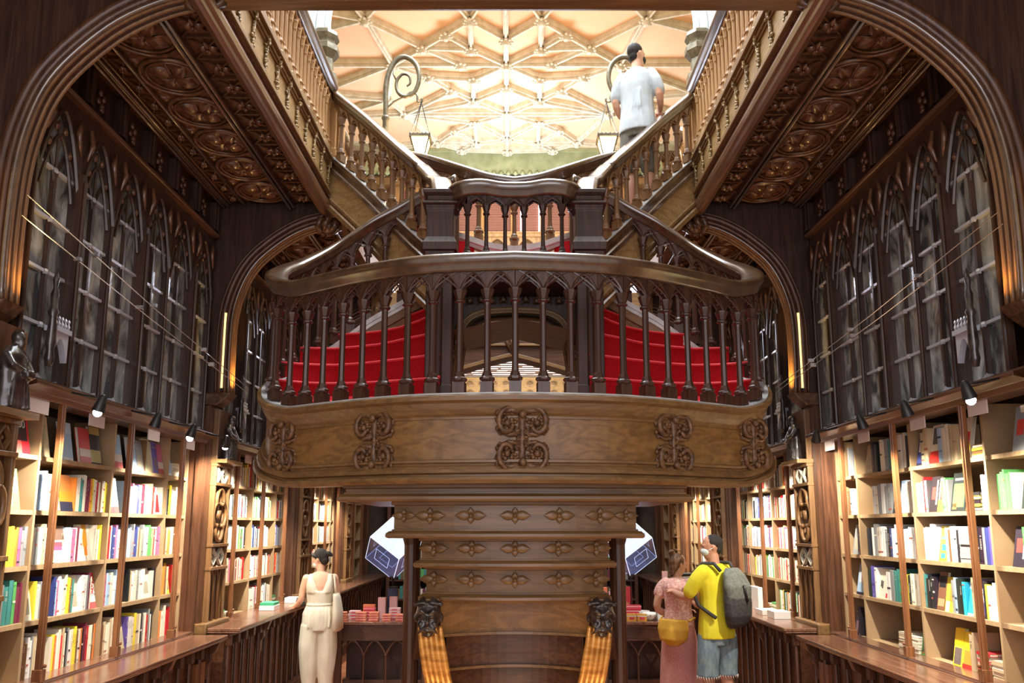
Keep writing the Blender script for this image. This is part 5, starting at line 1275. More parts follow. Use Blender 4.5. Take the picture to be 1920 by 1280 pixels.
# clear glass polyhedra on stands
for sd, x, nm, sc_ in ((-1, -1.45, 'left', 1.0), (1, 1.45, 'right', .93)):
    z = 1.62; t = thing('glass_polyhedron', (x, 10.0, T), 'clear blue tinted polyhedron on a thin stand on the %s table' % nm, 'display', 'glass polyhedra on the tables')
    Rm = Matrix.Rotation(R(-18 * sd), 3, 'Z') @ Matrix.Rotation(R(54.7), 3, 'X') @ Matrix.Rotation(R(45), 3, 'Z')
    h = .225 * sc_; V = [Rm @ Vector((a, b, c)) * 1 for a in (-h, h) for b in (-h, h) for c in (-h, h)]
    V = [v + Vector((x, 10.0, z)) for v in V]
    FS = [(0, 1, 3, 2), (4, 6, 7, 5), (0, 4, 5, 1), (2, 3, 7, 6), (0, 2, 6, 4), (1, 5, 7, 3)]
    pm = MB(); em = MB()
    for q in FS: 
        c = sum((V[i] for i in q), Vector()) / 4; n_ = (c - Vector((x, 10.0, z))).normalized() * .002
        pm.add([V[i] for i in q] + [V[i] + n_ for i in q], [(0, 1, 2, 3), (4, 5, 6, 7), (0, 4, 5, 1), (1, 5, 6, 2), (2, 6, 7, 3), (3, 7, 4, 0)])
        for i in range(4): em.tube([V[q[i]], V[q[(i + 1) % 4]]], .004, 5)
        for i in range(4): em.tube([c + (V[q[i]] - c) * .45, c + (V[q[(i + 1) % 4]] - c) * .45], .003, 4)
    pm.build('pane', 'acrylic', t); em.build('edge', 'pale_glow', t)
    top = T + (.36 if sd < 0 else 0); y_ = 10.15 if sd < 0 else 10.0
    b_ = MB(); b_.tube([(x, 10.0, top + .0), (x, 10.0, z - h * 1.78)], .008, 8); b_.lathe((x, 10.0, z - h * 1.80), [(.01, 0), (.05, .05), (.05, .055)], 12); b_.lathe((x, 10.0, top), [(.06, 0), (.06, .008), (.01, .015)], 14)
    b_.build('stand', 'black', t)
# typewriter on the far right counter
t = thing('typewriter', (2.56, 12.0, .966), 'old black typewriter on the far right counter', 'typewriter')
def tw(x, y, z): return (2.56 + x, 12.0 + y, .966 + z)
b = MB(); b.box(-.16, .16, -.15, .15, 0, .05); b.prism([(-.15, .05), (.15, .05), (.15, .16), (.06, .18), (.0, .10), (-.15, .07)], -.15, .15, 'yz'); b.map(tw).build('body', 'iron', t, bev=.01)
b = MB()
for r_ in range(4):
    for k in range(9): b.lathe((-.12 + k * .03, -.13 + r_ * .033, .06 + r_ * .02), [(.004, 0), (.004, .02), (.011, .02), (.011, .026)], 8)
b.map(tw).build('keys', 'steel', t)
b = MB(); b.tube([(-.2, .08, .21), (.2, .08, .21)], .024, 12); b.tube([(-.22, .08, .21), (-.2, .08, .21)], .032, 10); b.tube([(.2, .08, .21), (.22, .08, .21)], .032, 10); b.map(tw).build('carriage', 'black', t)
b = MB(); b.box(-.36, -.28, .0, .02, 0, .26)
o = b.map(tw).build('card', 'paper_pink'); tag(o, 'pale pink upright card beside the typewriter', 'card')
# things lying on the counters
random.seed(8)
for i, (x, y, z, w, d, h, mt, lb) in enumerate(((-2.62, 8.9, .986, .16, .22, .05, 'white', 'white book lying on the second left counter near the first post'), (-2.62, 8.9, 1.037, .15, .2, .03, 'green_box', 'green book lying on top of the white one, left counter'), (-2.60, 9.75, .986, .14, .2, .06, 'white', 'pale book lying on the second left counter beside the woman'), (2.62, 8.45, .986, .18, .24, .05, 'white', 'white book lying flat on the second right counter'), (2.62, 8.1, .986, .16, .22, .07, 'white', 'stack of white leaflets at the near end of right counter'), (2.66, 8.95, .986, .05, .3, .24, 'white', 'pale upright book behind the man on the right counter'))):
    o = MB().box(x - w / 2, x + w / 2, y - d / 2, y + d / 2, z, z + h).build('counter_book', mt, bev=.002); tag(o, lb, 'book')
# slanted rack of books behind the left table legs
t = thing('book_rack', (-1.30, 11.4, 0), 'low slanted rack of bright books behind the left table', 'rack')
MB().bar((-1.6, 11.4, .02), (-1.1, 11.4, .62), .5, .03).build('board', 'dark_x', t)
for k in range(4): MB().obox((-1.52 + k * .13, 11.25, .18 + k * .155), (.05, 0, .06), (0, .10, 0), (-.012, 0, .01)).build('displayed_book', ('white', 'paper_red', 'pale_glow', 'white')[k], t)  # one book glows to imitate a brightly lit cover

# ------------------------------------------------------------------ lanterns on scrolled iron brackets
for sd, nm in ((-1, 'left'), (1, 'right')):
    f = lambda p: (sd * p[0] + SX, p[1], p[2])
    t = thing('hanging_lantern', (sd * 1.37, 7.95, 5.9), 'lit glass lantern hanging from a scrolled iron bracket, %s of the stairwell' % nm, 'lantern', 'lanterns at the stair head')
    y = 7.95
    big_ = smooth_path([(1.37, y, 5.88), (1.37, y, 6.25), (1.375, y, 6.55), (1.33, y, 6.75), (1.24, y, 6.87), (1.14, y, 6.87), (1.05, y, 6.78), (1.02, y, 6.62), (1.07, y, 6.47), (1.17, y, 6.42), (1.25, y, 6.48), (1.26, y, 6.60), (1.20, y, 6.68), (1.13, y, 6.66), (1.115, y, 6.58), (1.15, y, 6.54)], 4)
    m = MB(); n = len(big_); m.tube([f(p) for p in big_], [.028 if i < n * .35 else .028 - .018 * (i - n * .35) / (n * .65) for i in range(n)], 8)
    m.tube([f(p) for p in smooth_path([(1.36, y, 6.28), (1.28, y, 6.36), (1.17, y, 6.42), (1.10, y, 6.47), (1.04, y, 6.44), (1.03, y, 6.36), (.99, y, 6.36), (.985, y, 6.40)], 3)], .012, 6)
    m.tube([f(p) for p in [(1.26, y, 6.6), (1.30, y, 6.68), (1.30, y, 6.74)]], [.01, .008, .004], 5)
    m.lathe(f((1.37, y, 5.84)), [(.05, 0), (.05, .03), (.03, .06), (.03, .30), (.045, .33), (.03, .36)], 10)
    m.build('scroll_bracket', 'bronze_green', t, smooth=True)
    L = (.99, y, 5.93); hw = .10; ch = MB()
    for a, b in ((-1, -1), (1, -1), (1, 1), (-1, 1)): ch.tube([f((.99, y, 6.36)), f((L[0] + a * hw, y + b * hw, L[2]))], .005, 5)
    ch.build('chain', 'iron', t)
    fr_ = MB(); tp_ = [(L[0] + a * hw, y + b * hw, L[2]) for a, b in ((-1, -1), (1, -1), (1, 1), (-1, 1))]; bt = [(L[0] + a * .05, y + b * .05, L[2] - .19) for a, b in ((-1, -1), (1, -1), (1, 1), (-1, 1))]
    for i in range(4):
        fr_.bar(f(tp_[i]), f(tp_[(i + 1) % 4]), .022, .03); fr_.tube([f(tp_[i]), f(bt[i])], .007, 5); fr_.bar(f(bt[i]), f(bt[(i + 1) % 4]), .014, .014)
        for k in range(5): q = Vector(tp_[i]).lerp(Vector(tp_[(i + 1) % 4]), k / 5); fr_.ball(f(q + Vector((0, 0, .022))), .010, .010, .016, 6, 4)
    fr_.build('frame', 'bronze_green', t)
    g = MB(); s9 = lambda p, k: (L[0] + (p[0] - L[0]) * k, y + (p[1] - y) * k, p[2])
    g.add([f(s9(p, .93)) for p in tp_] + [f(s9(p, .93)) for p in bt], [(0, 1, 5, 4), (1, 2, 6, 5), (2, 3, 7, 6), (3, 0, 4, 7), (4, 5, 6, 7)]); g.build('glass', 'lamp_warm', t)
    point('lantern_light', f((.99, y, 6.05)), 14, (1, .72, .36), .08)

# ------------------------------------------------------------------ taut steel cables with clips
def cable(a, b, label, ks):
    t = thing('steel_cable', a, label, 'cable', 'taut steel cables'); a, b = Vector(a), Vector(b)
    MB().tube([a, a.lerp(b, .5) - Vector((0, 0, .015)), b], .0028, 5).build('wire', 'steel', t)
    for k in ks:
        p = a.lerp(b, k); c = MB(); c.box(p.x - .02, p.x + .02, p.y - .012, p.y + .012, p.z - .012, p.z + .012); c.build('clip', 'steel', t)
cable((-2.74, 4.28, 3.72), (-1.99, 5.95, 2.90), 'upper thin steel cable from the left arch to the balcony corner', (.25, .5, .75))
cable((-2.76, 4.28, 3.60), (-1.98, 5.90, 2.86), 'lower thin steel cable from the left arch to the balcony corner', (.2, .45, .8))
cable((2.74, 4.28, 3.62), (1.99, 5.95, 2.90), 'upper thin steel cable from the right arch to the balcony corner', (.3, .6, .8))
cable((2.76, 4.28, 3.55), (1.99, 5.92, 2.87), 'lower thin steel cable from the right arch to the balcony corner', (.3, .6, .8))

# ================================================================== PEOPLE
def rotp(P, ang, c=(0, 0)):
    ca, sa = cos(ang), sin(ang); return (c[0] + (P[0] - c[0]) * ca - (P[1] - c[1]) * sa, c[1] + (P[0] - c[0]) * sa + (P[1] - c[1]) * ca, P[2])
def lim(mb, pts, rs, seg=12):
    pts = smooth_path(pts, 3); n = len(pts); m = len(rs) - 1
    rr = [rs[min(m - 1, int(i / 3))] * (1 - (i % 3) / 3) + rs[min(m, int(i / 3) + 1)] * (i % 3) / 3 if i < n - 1 else rs[-1] for i in range(n)]
    mb.tube(pts, rr, seg); mb.ball(pts[0], rr[0] * .98, seg=10, rings=6); mb.ball(pts[-1], rr[-1] * .98, seg=10, rings=6)
def hand(mb, w, d, palm, curl=.6, side=1):
    """w wrist, d direction of hand, palm normal"""
    w = Vector(w); d = Vector(d).normalized(); pn = Vector(palm); pn = (pn - d * pn.dot(d)).normalized(); s_ = d.cross(pn) * side
    c = w + d * .045
    mb.loft([(w - d * .01, s_ * .026, pn * .018), (w + d * .02, s_ * .034, pn * .016), (w + d * .06, s_ * .042, pn * .014), (w + d * .088, s_ * .038, pn * .011)], 12)
    for k, (o, L) in enumerate(((-.030, .060), (-.010, .074), (.011, .070), (.030, .055))):
        p = w + d * .080 + s_ * o; p1 = p + (d * cos(curl * .5) + pn * sin(curl * .5)) * L * .42; p2 = p1 + (d * cos(curl * 1.2) + pn * sin(curl * 1.2)) * L * .32; p3 = p2 + (d * cos(curl * 1.9) + pn * sin(curl * 1.9)) * L * .26
        mb.tube([p, p1, p2, p3], [.0088, .0085, .0078, .006], 7)
    p = w + d * .025 - s_ * .030; mb.tube([p, p - s_ * .026 + d * .022 + pn * .01, p - s_ * .034 + d * .050 + pn * .02], [.0115, .010, .007], 7)
def head(mb, c, yaw, pitch=0, s=1.0):
    """c: centre; yaw 0 faces +y"""
    M_ = Matrix.Rotation(yaw, 3, 'Z') @ Matrix.Rotation(pitch, 3, 'X'); c = Vector(c); T_ = lambda x, y, z: tuple(c + M_ @ (Vector((x, y, z)) * s))
    h = MB()
    h.loft([((0, -.01, .117), (.02, 0, 0), (0, .025, 0)), ((0, -.008, .105), (.045, 0, 0), (0, .058, 0)), ((0, -.006, .075), (.066, 0, 0), (0, .085, 0)), ((0, -.002, .03), (.074, 0, 0), (0, .096, 0)), ((0, .002, -.01), (.071, 0, 0), (0, .092, 0)), ((0, .014, -.05), (.060, 0, 0), (0, .074, 0)), ((0, .028, -.085), (.046, 0, 0), (0, .056, 0)), ((0, .040, -.112), (.026, 0, 0), (0, .032, 0))], 14)
    h.tube([(0, .088, .02), (0, .108, -.012), (0, .112, -.026), (0, .095, -.035)], [.008, .012, .015, .008], 8)
    h.tube([(-.022, .086, -.055), (0, .094, -.056), (.022, .086, -.055)], [.004, .008, .004], 6); h.tube([(-.018, .084, -.066), (0, .091, -.068), (.018, .084, -.066)], [.004, .008, .004], 6)
    for e in (-1, 1):
        h.ball((e * .03, .080, .008), .014, .012, .009, 8, 5); h.tube([(e * .012, .090, .024), (e * .03, .090, .03), (e * .048, .078, .024)], [.006, .007, .004], 6)
        h.loft([((e * .073, -.004, .022), (.004, 0, 0), (0, .010, 0)), ((e * .080, -.008, .012), (.006, 0, 0), (0, .018, 0)), ((e * .079, -.004, -.012), (.006, 0, 0), (0, .013, 0)), ((e * .074, .002, -.028), (.004, 0, 0), (0, .006, 0))], 8)
    mb.merge(h, T_); return T_
def neck_torso(mb, hip, chest, neck, hd, f=1.0, female=False):
    pass
def person(name, loc, rz, s, label, spec):
    t = thing(name, loc, label, 'person', None, rz); t.scale = (s, s, s)
    return t
def torso_secs(k=1.0, w=1.0, lean=0.0, z0=.86, z1=1.49, female=False):
    rows = [(.84, .13, .10), (.90, .165, .115), (.97, .172, .118), (1.04, .155, .108), (1.12, .138, .098), (1.22, .150, .105), (1.32, .172, .112), (1.40, .178, .104), (1.445, .150, .085), (1.48, .085, .066), (1.50, .060, .058)]
    if female: rows = [(.84, .135, .105), (.90, .172, .118), (.97, .175, .12), (1.04, .150, .105), (1.12, .125, .092), (1.22, .135, .100), (1.32, .155, .108), (1.40, .160, .095), (1.445, .130, .078), (1.48, .070, .058), (1.50, .052, .052)]
    return [((0, lean * (z - .9), z), (a * w * k, 0, 0), (0, b * k, 0)) for z, a, b in rows if z0 <= z <= z1]
def part(mb, name, mat, t, vox=0, smooth=True, remesh=0):
    o = mb.build(name, mat, t, smooth=smooth, world=False, remesh=remesh); return o
def shoes(t, feet, mat, sole=None):
    for (x, y, a) in feet:
        m = MB(); ca, sa = cos(a), sin(a)
        for (o, w, h, z) in (): pass
        secs = [(-.085, .030, .030), (-.06, .038, .045), (0, .038, .045), (.06, .045, .036), (.11, .046, .028), (.155, .035, .022), (.175, .015, .012)]
        m.loft([((x - sa * o, y + ca * o, h), (w * ca, w * sa, 0), (0, 0, h)) for o, w, h in secs], 12)
        part(m, 'shoe', mat, t)

# --- woman in the cream jumpsuit at the left counter
s = 1.62 / 1.75
w1 = person('person', (-2.14, 9.15, 0), R(14), s, 'woman in sleeveless cream jumpsuit with white mask at the left counter', None)
b = MB(); b.loft(torso_secs(female=True, k=.97), 16)
b.tube([(0, 0, 1.45), (0, .012, 1.56)], [.05, .046], 12); head(b, (-.01, .03, 1.625), R(62), R(-24))
lim(b, [(-.165, 0, 1.41), (-.20, .02, 1.28), (-.22, .04, 1.15), (-.28, .16, 1.07), (-.345, .26, 1.05)], [.048, .042, .036, .032, .022]); hand(b, (-.345, .26, 1.05), (-.55, .8, -.1), (0, 0, -1), .7, -1)
lim(b, [(.165, 0, 1.41), (.195, .02, 1.28), (.205, .05, 1.15), (.17, .20, 1.08), (.11, .30, 1.08)], [.048, .042, .036, .032, .022]); hand(b, (.11, .30, 1.08), (-.6, .7, 0), (0, 0, -1), .8, 1)
for x, y in ((-.085, 0), (.085, -.03)): lim(b, [(x, y, .86), (x, y + .01, .5), (x, y - .005, .28), (x, y - .01, .09)], [.08, .06, .050, .036])
for x, y in ((-.085, 0), (.085, -.03)): lim(b, [(x, y - .01, .06), (x, y + .10, .03)], [.035, .028])
part(b, 'body', 'skin_light', w1, remesh=.0085)
c = MB()
secs = [((0, 0, z), (a, 0, 0), (0, b_, 0)) for z, a, b_ in ((.80, .17, .14), (.90, .200, .148), (1.0, .195, .145), (1.08, .160, .125), (1.12, .145, .115), (1.20, .155, .120), (1.26, .160, .122))]
c.loft(secs, 18)
for sgn in (-1, 1):      # bodice with a deep V at the back
    c.loft([((sgn * .075, -.0, 1.24), (.085, 0, 0), (0, .122, 0)), ((sgn * .095, 0, 1.32), (.072, 0, 0), (0, .124, 0)), ((sgn * .108, 0, 1.38), (.050, 0, 0), (0, .112, 0)), ((sgn * .108, 0, 1.43), (.034, 0, 0), (0, .085, 0)), ((sgn * .105, 0, 1.46), (.026, 0, 0), (0, .05, 0))], 14)
    lim(c, [(sgn * .09, 0, .86), (sgn * .105, .0, .62), (sgn * .10, 0, .38), (sgn * .095, -.01, .20)], [.122, .122, .106, .080], 14)
    c.tube([(sgn * .095, -.01, .20), (sgn * .095, -.01, .165)], [.084, .082], 14)
c.loft([((0, .03, 1.24), (.15, 0, 0), (0, .10, 0)), ((0, .04, 1.36), (.14, 0, 0), (0, .08, 0))], 14)
for k in range(7): c.tube([(-.12 + .04 * k, -.135 + .01 * abs(k - 3), 1.06), (-.125 + .042 * k, -.15 + .01 * abs(k - 3), .95), (-.12 + .04 * k, -.13, .84)], .010, 5)
part(c, 'jumpsuit', 'cloth_white', w1, remesh=.0095)
bl = MB(); bl.loft([((0, 0, 1.085), (.158, 0, 0), (0, .124, 0)), ((0, 0, 1.115), (.150, 0, 0), (0, .119, 0))], 20); part(bl, 'waistband', 'tote', w1)
h = MB(); T_ = (lambda c_, yaw, pitch: (lambda x, y, z: tuple(Vector(c_) + (Matrix.Rotation(yaw, 3, 'Z') @ Matrix.Rotation(pitch, 3, 'X')) @ Vector((x, y, z)))))((-.01, .03, 1.625), R(62), R(-24))
hm = MB(); hm.ball((0, -.022, .035), .084, .096, .098, 14, 9); hm.ball((0, -.04, -.02), .066, .066, .07, 12, 7); hm.ball((0, -.125, .02), .040, .036, .034, 10, 6); hm.ball((.01, -.15, -.0), .022, .022, .03, 8, 5)
for k in (-1, 1): hm.tube([(k * .02, .07, .11), (k * .07, .04, .07), (k * .078, -.0, .04)], [.012, .016, .014], 6)
h.merge(hm, T_); part(h, 'hair', 'hair_dark', w1, remesh=.008)
mk = MB(); mm = MB(); mm.ball((0, .054, -.034), .058, .058, .044, 14, 9); mm.tube([(-.05, .07, -.035), (-.078, .0, .0)], .003, 5); mm.tube([(.05, .07, -.035), (.078, .0, .0)], .003, 5); mk.merge(mm, T_); part(mk, 'face_mask', 'mask_white', w1)
shoes(w1, ((-.085, 0, 0), (.085, -.03, 0)), 'white')
tb = thing('tote_bag', (-1.93, 9.15, .75), 'cream cloth tote bag hanging from the shoulder of the woman in cream', 'bag')
m = MB(); m.loft([((-1.93, 9.13, .74), (.035, 0, 0), (0, .13, 0)), ((-1.925, 9.13, .76), (.055, 0, 0), (0, .16, 0)), ((-1.93, 9.13, .95), (.05, 0, 0), (0, .155, 0)), ((-1.945, 9.13, 1.10), (.035, 0, 0), (0, .14, 0)), ((-1.955, 9.13, 1.14), (.02, 0, 0), (0, .13, 0))], 12); m.build('sack', 'tote', tb, smooth=True)
for dy in (-.06, .07): MB().tube([(-1.945, 9.13 + dy, 1.12), (-1.965, 9.13 + dy * .6, 1.25), (-1.985, 9.14 + dy * .2, 1.345), (-2.03, 9.2 + dy * .1, 1.34), (-2.0, 9.25, 1.2)], .010, 6).build('strap', 'tote', tb, smooth=True)
ph = MB().obox((-2.42, 9.42, 1.01), (.05, .02, 0), (-.02, .07, 0), (0, 0, .02)).build('purse', 'black', bev=.006); tag(ph, 'small black purse under the hand of the woman in cream', 'purse')

# --- man in the yellow shirt with a backpack
s = 1.02; YM = (1.98, 8.0)
w2 = person('person', (*YM, 0), R(38), s, 'man in yellow T-shirt and denim shorts with a backpack at right', None)
b = MB(); b.loft(torso_secs(), 16); b.tube([(0, 0, 1.45), (0, .012, 1.57)], [.058, .054], 12); head(b, (0, .02, 1.635), R(48), R(-4))
lim(b, [(-.185, 0, 1.41), (-.22, .08, 1.29), (-.23, .14, 1.18), (-.16, .30, 1.18), (-.10, .42, 1.20)], [.055, .048, .040, .036, .026]); hand(b, (-.10, .42, 1.20), (.3, .9, .1), (0, 0, -1), .6, -1)
lim(b, [(.185, 0, 1.41), (.23, .03, 1.28), (.25, .08, 1.15), (.20, .24, 1.12), (.12, .34, 1.15)], [.055, .048, .040, .036, .026]); hand(b, (.12, .34, 1.15), (-.3, .9, .1), (0, 0, -1), .6, 1)
for x, y in ((-.11, .02), (.11, -.02)): lim(b, [(x * .9, y, .88), (x, y + .015, .50), (x, y - .005, .30), (x, y - .01, .09)], [.088, .060, .058, .038]); lim(b, [(x, y - .01, .06), (x, y + .11, .03)], [.038, .03])
part(b, 'body', 'skin', w2, remesh=.0085)
c = MB(); c.loft([((0, 0, z), (a, 0, 0), (0, b_, 0)) for z, a, b_ in ((.80, .205, .152), (.90, .200, .150), (1.04, .182, .135), (1.16, .178, .130), (1.30, .195, .132), (1.40, .195, .120), (1.45, .145, .092), (1.485, .085, .07))], 18)
lim(c, [(-.165, 0, 1.41), (-.215, .05, 1.33), (-.238, .11, 1.225)], [.074, .070, .066]); lim(c, [(.165, 0, 1.41), (.22, .02, 1.33), (.248, .06, 1.22)], [.074, .070, .066])
part(c, 't_shirt', 'cloth_yellow', w2, remesh=.010)
c = MB(); c.loft([((0, 0, .74), (.17, 0, 0), (0, .13, 0)), ((0, 0, .84), (.19, 0, 0), (0, .14, 0)), ((0, 0, .98), (.178, 0, 0), (0, .13, 0))], 16)
for x, y in ((-.11, .02), (.11, -.02)):
    lim(c, [(x * .85, y, .82), (x, y, .66), (x * 1.05, y + .01, .52)], [.108, .104, .098], 14); c.tube([(x * 1.05, y + .01, .54), (x * 1.05, y + .01, .455)], [.100, .102], 16)
part(c, 'denim_shorts', 'denim', w2, remesh=.010)
fy = MB(); random.seed(2)
for x, y in ((-.115, .03), (.115, -.01)):
    for k in range(26):
        a = 2 * pi * k / 26; fy.tube([(x + .100 * cos(a), y + .100 * sin(a), .46), (x + .103 * cos(a + .1), y + .103 * sin(a + .1), .46 - .02 - .02 * random.random())], [.004, .001], 4)
part(fy, 'frayed_hem', 'white', w2)
HT = lambda c_, yaw, pitch: (lambda x, y, z: tuple(Vector(c_) + (Matrix.Rotation(yaw, 3, 'Z') @ Matrix.Rotation(pitch, 3, 'X')) @ Vector((x, y, z))))
h = MB(); hm = MB(); hm.ball((0, -.022, .045), .080, .094, .082, 14, 9); hm.ball((0, -.05, -.015), .064, .052, .055, 12, 7); T_ = HT((0, .02, 1.635), R(48), R(-4)); h.merge(hm, T_); part(h, 'hair', 'hair_dark', w2, remesh=.008)
mk = MB(); mm = MB(); mm.ball((0, .054, -.034), .060, .060, .046, 14, 9); mm.tube([(-.05, .07, -.035), (-.080, .0, .0)], .003, 5); mm.tube([(.05, .07, -.035), (.080, .0, .0)], .003, 5); mk.merge(mm, T_); part(mk, 'face_mask', 'mask_white', w2)
shoes(w2, ((-.11, .02, 0), (.11, -.02, 0)), 'white')
bp = thing('backpack', (*YM, 0), 'dark grey roll-top backpack on the back of the man in yellow', 'backpack', None, R(38)); bp.scale = (s, s, s)
m = MB(); m.loft([((.02, -.19, .90), (.07, 0, 0), (0, .04, 0)), ((.02, -.22, .94), (.13, 0, 0), (0, .075, 0)), ((.02, -.24, 1.02), (.165, 0, 0), (0, .095, 0)), ((.02, -.24, 1.14), (.17, 0, 0), (0, .10, 0)), ((.02, -.225, 1.28), (.16, 0, 0), (0, .085, 0)), ((.02, -.20, 1.38), (.13, 0, 0), (0, .06, 0)), ((.02, -.185, 1.43), (.09, 0, 0), (0, .03, 0))], 18); part(m, 'sack', 'pack_dark', bp, remesh=.010)
m = MB(); m.loft([((.02, -.25, 1.17), (.160, 0, 0), (0, .085, 0)), ((.02, -.245, 1.28), (.168, 0, 0), (0, .094, 0)), ((.02, -.21, 1.39), (.140, 0, 0), (0, .07, 0)), ((.02, -.185, 1.45), (.09, 0, 0), (0, .035, 0))], 18); part(m, 'flap', 'pack_grey', bp, remesh=.010)
for sg in (-1, 1): part(MB().tube([(sg * .10, -.15, 1.42), (sg * .12, -.09, 1.49), (sg * .13, .03, 1.49), (sg * .15, .13, 1.40), (sg * .17, .14, 1.25), (sg * .19, .05, 1.10), (sg * .17, -.13, 1.0)], .018, 8), 'shoulder_strap', 'pack_dark', bp)
part(MB().tube([(-.02, -.345, 1.30), (.02, -.35, 1.15)], .012, 6), 'zip', 'black', bp)

# --- woman in the pink top
s = 1.60 / 1.75; YW = (1.70, 8.42)
w3 = person('person', (*YW, 0), R(-32), s, 'woman in pink top and long dotted skirt beside the man in yellow', None)
b = MB(); b.loft(torso_secs(female=True), 16); b.tube([(0, 0, 1.45), (0, .012, 1.56)], [.05, .046], 12); head(b, (0, .03, 1.625), R(-38), R(-10))
lim(b, [(-.165, 0, 1.41), (-.22, -.02, 1.27), (-.24, .0, 1.12), (-.13, .16, 1.06), (-.02, .25, 1.10)], [.052, .047, .042, .036, .024]); hand(b, (-.02, .25, 1.10), (.9, .4, .1), (0, 0, -1), .8, 1)
lim(b, [(.165, 0, 1.41), (.20, .05, 1.29), (.20, .12, 1.18), (.10, .25, 1.20), (.03, .32, 1.24)], [.052, .047, .042, .036, .024]); hand(b, (.03, .32, 1.24), (-.6, .5, .5), (0, 0, -1), .8, 1)
for x in (-.085, .085): lim(b, [(x, 0, .86), (x, .01, .5), (x, -.005, .28), (x, -.01, .09)], [.08, .06, .050, .036]); lim(b, [(x, -.01, .06), (x, .10, .03)], [.035, .028])
part(b, 'body', 'skin_light', w3, remesh=.0085)
c = MB(); c.loft([((0, 0, z), (a, 0, 0), (0, b_, 0)) for z, a, b_ in ((.96, .178, .135), (1.04, .168, .125), (1.14, .150, .115), (1.26, .162, .122), (1.38, .172, .115), (1.43, .150, .095), (1.47, .10, .07))], 18)
for sg in (-1, 1): lim(c, [(sg * .14, 0, 1.42), (sg * .19, 0, 1.36), (sg * .215, .0, 1.30)], [.062, .070, .074])
part(c, 'blouse', 'cloth_pink', w3, remesh=.010)
c = MB(); c.loft([((0, 0, z), (a, 0, 0), (0, b_, 0)) for z, a, b_ in ((.10, .25, .21), (.30, .235, .20), (.60, .215, .175), (.85, .195, .15), (.98, .165, .128), (1.03, .155, .12))], 22); part(c, 'long_skirt', 'skirt_pink', w3)
h = MB(); hm = MB(); hm.ball((0, -.02, .03), .085, .097, .095, 14, 9); hm.ball((0, -.05, -.04), .066, .055, .06, 12, 7); hm.ball((-.01, -.09, .115), .042, .042, .036, 10, 6); hm.ball((.02, -.10, .13), .026, .024, .022, 8, 5); hm.ball((0, -.06, -.09), .045, .04, .04, 10, 6); T_ = HT((0, .03, 1.625), R(-38), R(-10)); h.merge(hm, T_); part(h, 'hair', 'hair_brown', w3, remesh=.008)
shoes(w3, ((-.085, 0, 0), (.085, 0, 0)), 'white')
c = thing('waist_bag', (*YW, .8), 'mustard yellow bag hanging at the hip of the woman in pink', 'bag', None, R(-32))
m = MB(); m.loft([((.0, -.15, .70), (.06, 0, 0), (0, .05, 0)), ((0, -.17, .76), (.145, 0, 0), (0, .075, 0)), ((0, -.165, .86), (.165, 0, 0), (0, .07, 0)), ((0, -.15, .95), (.155, 0, 0), (0, .05, 0))], 16)
m.v = [(p[0], p[1], p[2] - .8) for p in m.v]; part(m, 'pouch', 'cloth_ochre', c, remesh=.010)
m = MB(); m.tube([(.15, -.12, .14), (.17, .0, .16), (0, .13, .16), (-.17, .0, .16), (-.15, -.12, .14)], .012, 6); part(m, 'strap', 'cloth_ochre', c)
bt = thing('water_bottle', (1.93, 8.60, 1.02), 'clear bottle held between the woman in pink and the man', 'bottle')
MB().lathe((1.845, 8.62, .99), [(.03, 0), (.034, .02), (.034, .14), (.015, .18), (.015, .20)], 12).build('body', 'lead', bt, smooth=True); MB().lathe((1.845, 8.62, 1.19), [(.018, 0), (.018, .025)], 10).build('cap', 'white', bt)

# --- man climbing the upper right flight
w4 = person('person', (1.20, 7.12, 4.74), R(-22), 1.0, 'man in pale grey T-shirt and olive shorts climbing the upper right stair', None)
b = MB(); b.loft(torso_secs(), 16); b.tube([(0, 0, 1.45), (0, .012, 1.57)], [.058, .054], 12); head(b, (0.005, .02, 1.635), R(-42), R(2))
lim(b, [(-.185, 0, 1.41), (-.225, -.02, 1.27), (-.235, -.01, 1.13), (-.19, .12, 1.06), (-.12, .22, 1.10)], [.055, .048, .040, .036, .026]); hand(b, (-.12, .22, 1.10), (.5, .8, .3), (0, 0, -1), .8, -1)
lim(b, [(.185, 0, 1.41), (.235, -.03, 1.27), (.26, -.01, 1.13), (.22, .14, 1.10), (.17, .25, 1.14)], [.055, .048, .040, .036, .026]); hand(b, (.17, .25, 1.14), (-.1, .9, .2), (0, 0, -1), .8, 1)
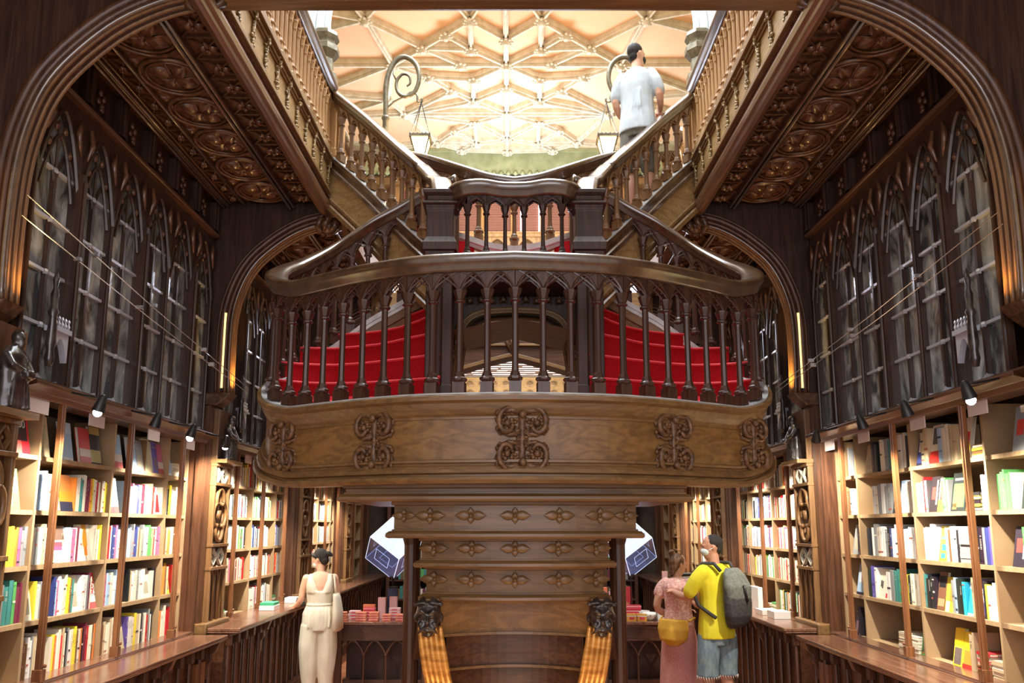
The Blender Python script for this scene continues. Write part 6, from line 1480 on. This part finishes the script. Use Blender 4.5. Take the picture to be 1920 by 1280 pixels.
for x, y, z in ((-.10, .0, .0), (.10, .03, .0)): lim(b, [(x * .9, 0, .88), (x, y + .02, .50), (x, y - .005, .30), (x, y - .01, .09 + z)], [.088, .060, .058, .038]); lim(b, [(x, y - .01, .06 + z), (x, y + .11, .03 + z)], [.038, .03])
part(b, 'body', 'skin_light', w4, remesh=.0085)
c = MB(); c.loft([((0, 0, z), (a, 0, 0), (0, b_, 0)) for z, a, b_ in ((.82, .215, .155), (.92, .205, .150), (1.04, .190, .135), (1.16, .186, .130), (1.30, .20, .132), (1.40, .195, .120), (1.45, .145, .092), (1.485, .085, .07))], 18)
lim(c, [(-.165, 0, 1.40), (-.215, -.01, 1.31), (-.235, -.01, 1.215)], [.070, .070, .066]); lim(c, [(.165, 0, 1.40), (.22, -.02, 1.31), (.252, -.01, 1.215)], [.070, .070, .066])
for k in range(4): c.tube([(-.06 + .05 * k, -.13, .90), (-.02 + .03 * k, -.135, 1.05), (.0 + .02 * k, -.125, 1.22)], .008, 5)
part(c, 't_shirt', 'cloth_grey', w4, remesh=.010)
c = MB(); c.loft([((0, 0, .76), (.17, 0, 0), (0, .13, 0)), ((0, 0, .86), (.19, 0, 0), (0, .14, 0)), ((0, 0, .98), (.178, 0, 0), (0, .13, 0))], 16)
for x, y in ((-.10, .0), (.10, .03)): lim(c, [(x * .9, 0, .84), (x, y * .5, .68), (x * 1.05, y + .01, .50)], [.110, .106, .104], 14)
part(c, 'shorts', 'shorts_olive', w4, remesh=.010)
h = MB(); hm = MB(); hm.ball((0, -.022, .045), .081, .096, .086, 14, 9); hm.ball((0, -.05, -.015), .064, .052, .055, 12, 7); T_ = HT((0.005, .02, 1.635), R(-42), R(2)); h.merge(hm, T_); part(h, 'hair', 'hair_dark', w4, remesh=.008)
mk = MB(); mm = MB(); mm.ball((0, .054, -.034), .060, .060, .046, 14, 9); mm.tube([(-.05, .07, -.035), (-.080, .0, .0)], .003, 5); mk.merge(mm, T_); part(mk, 'face_mask', 'black', w4)
shoes(w4, ((-.10, .0, 0), (.10, .03, 0)), 'white')

w4.scale = (.86, .92, 1.0)
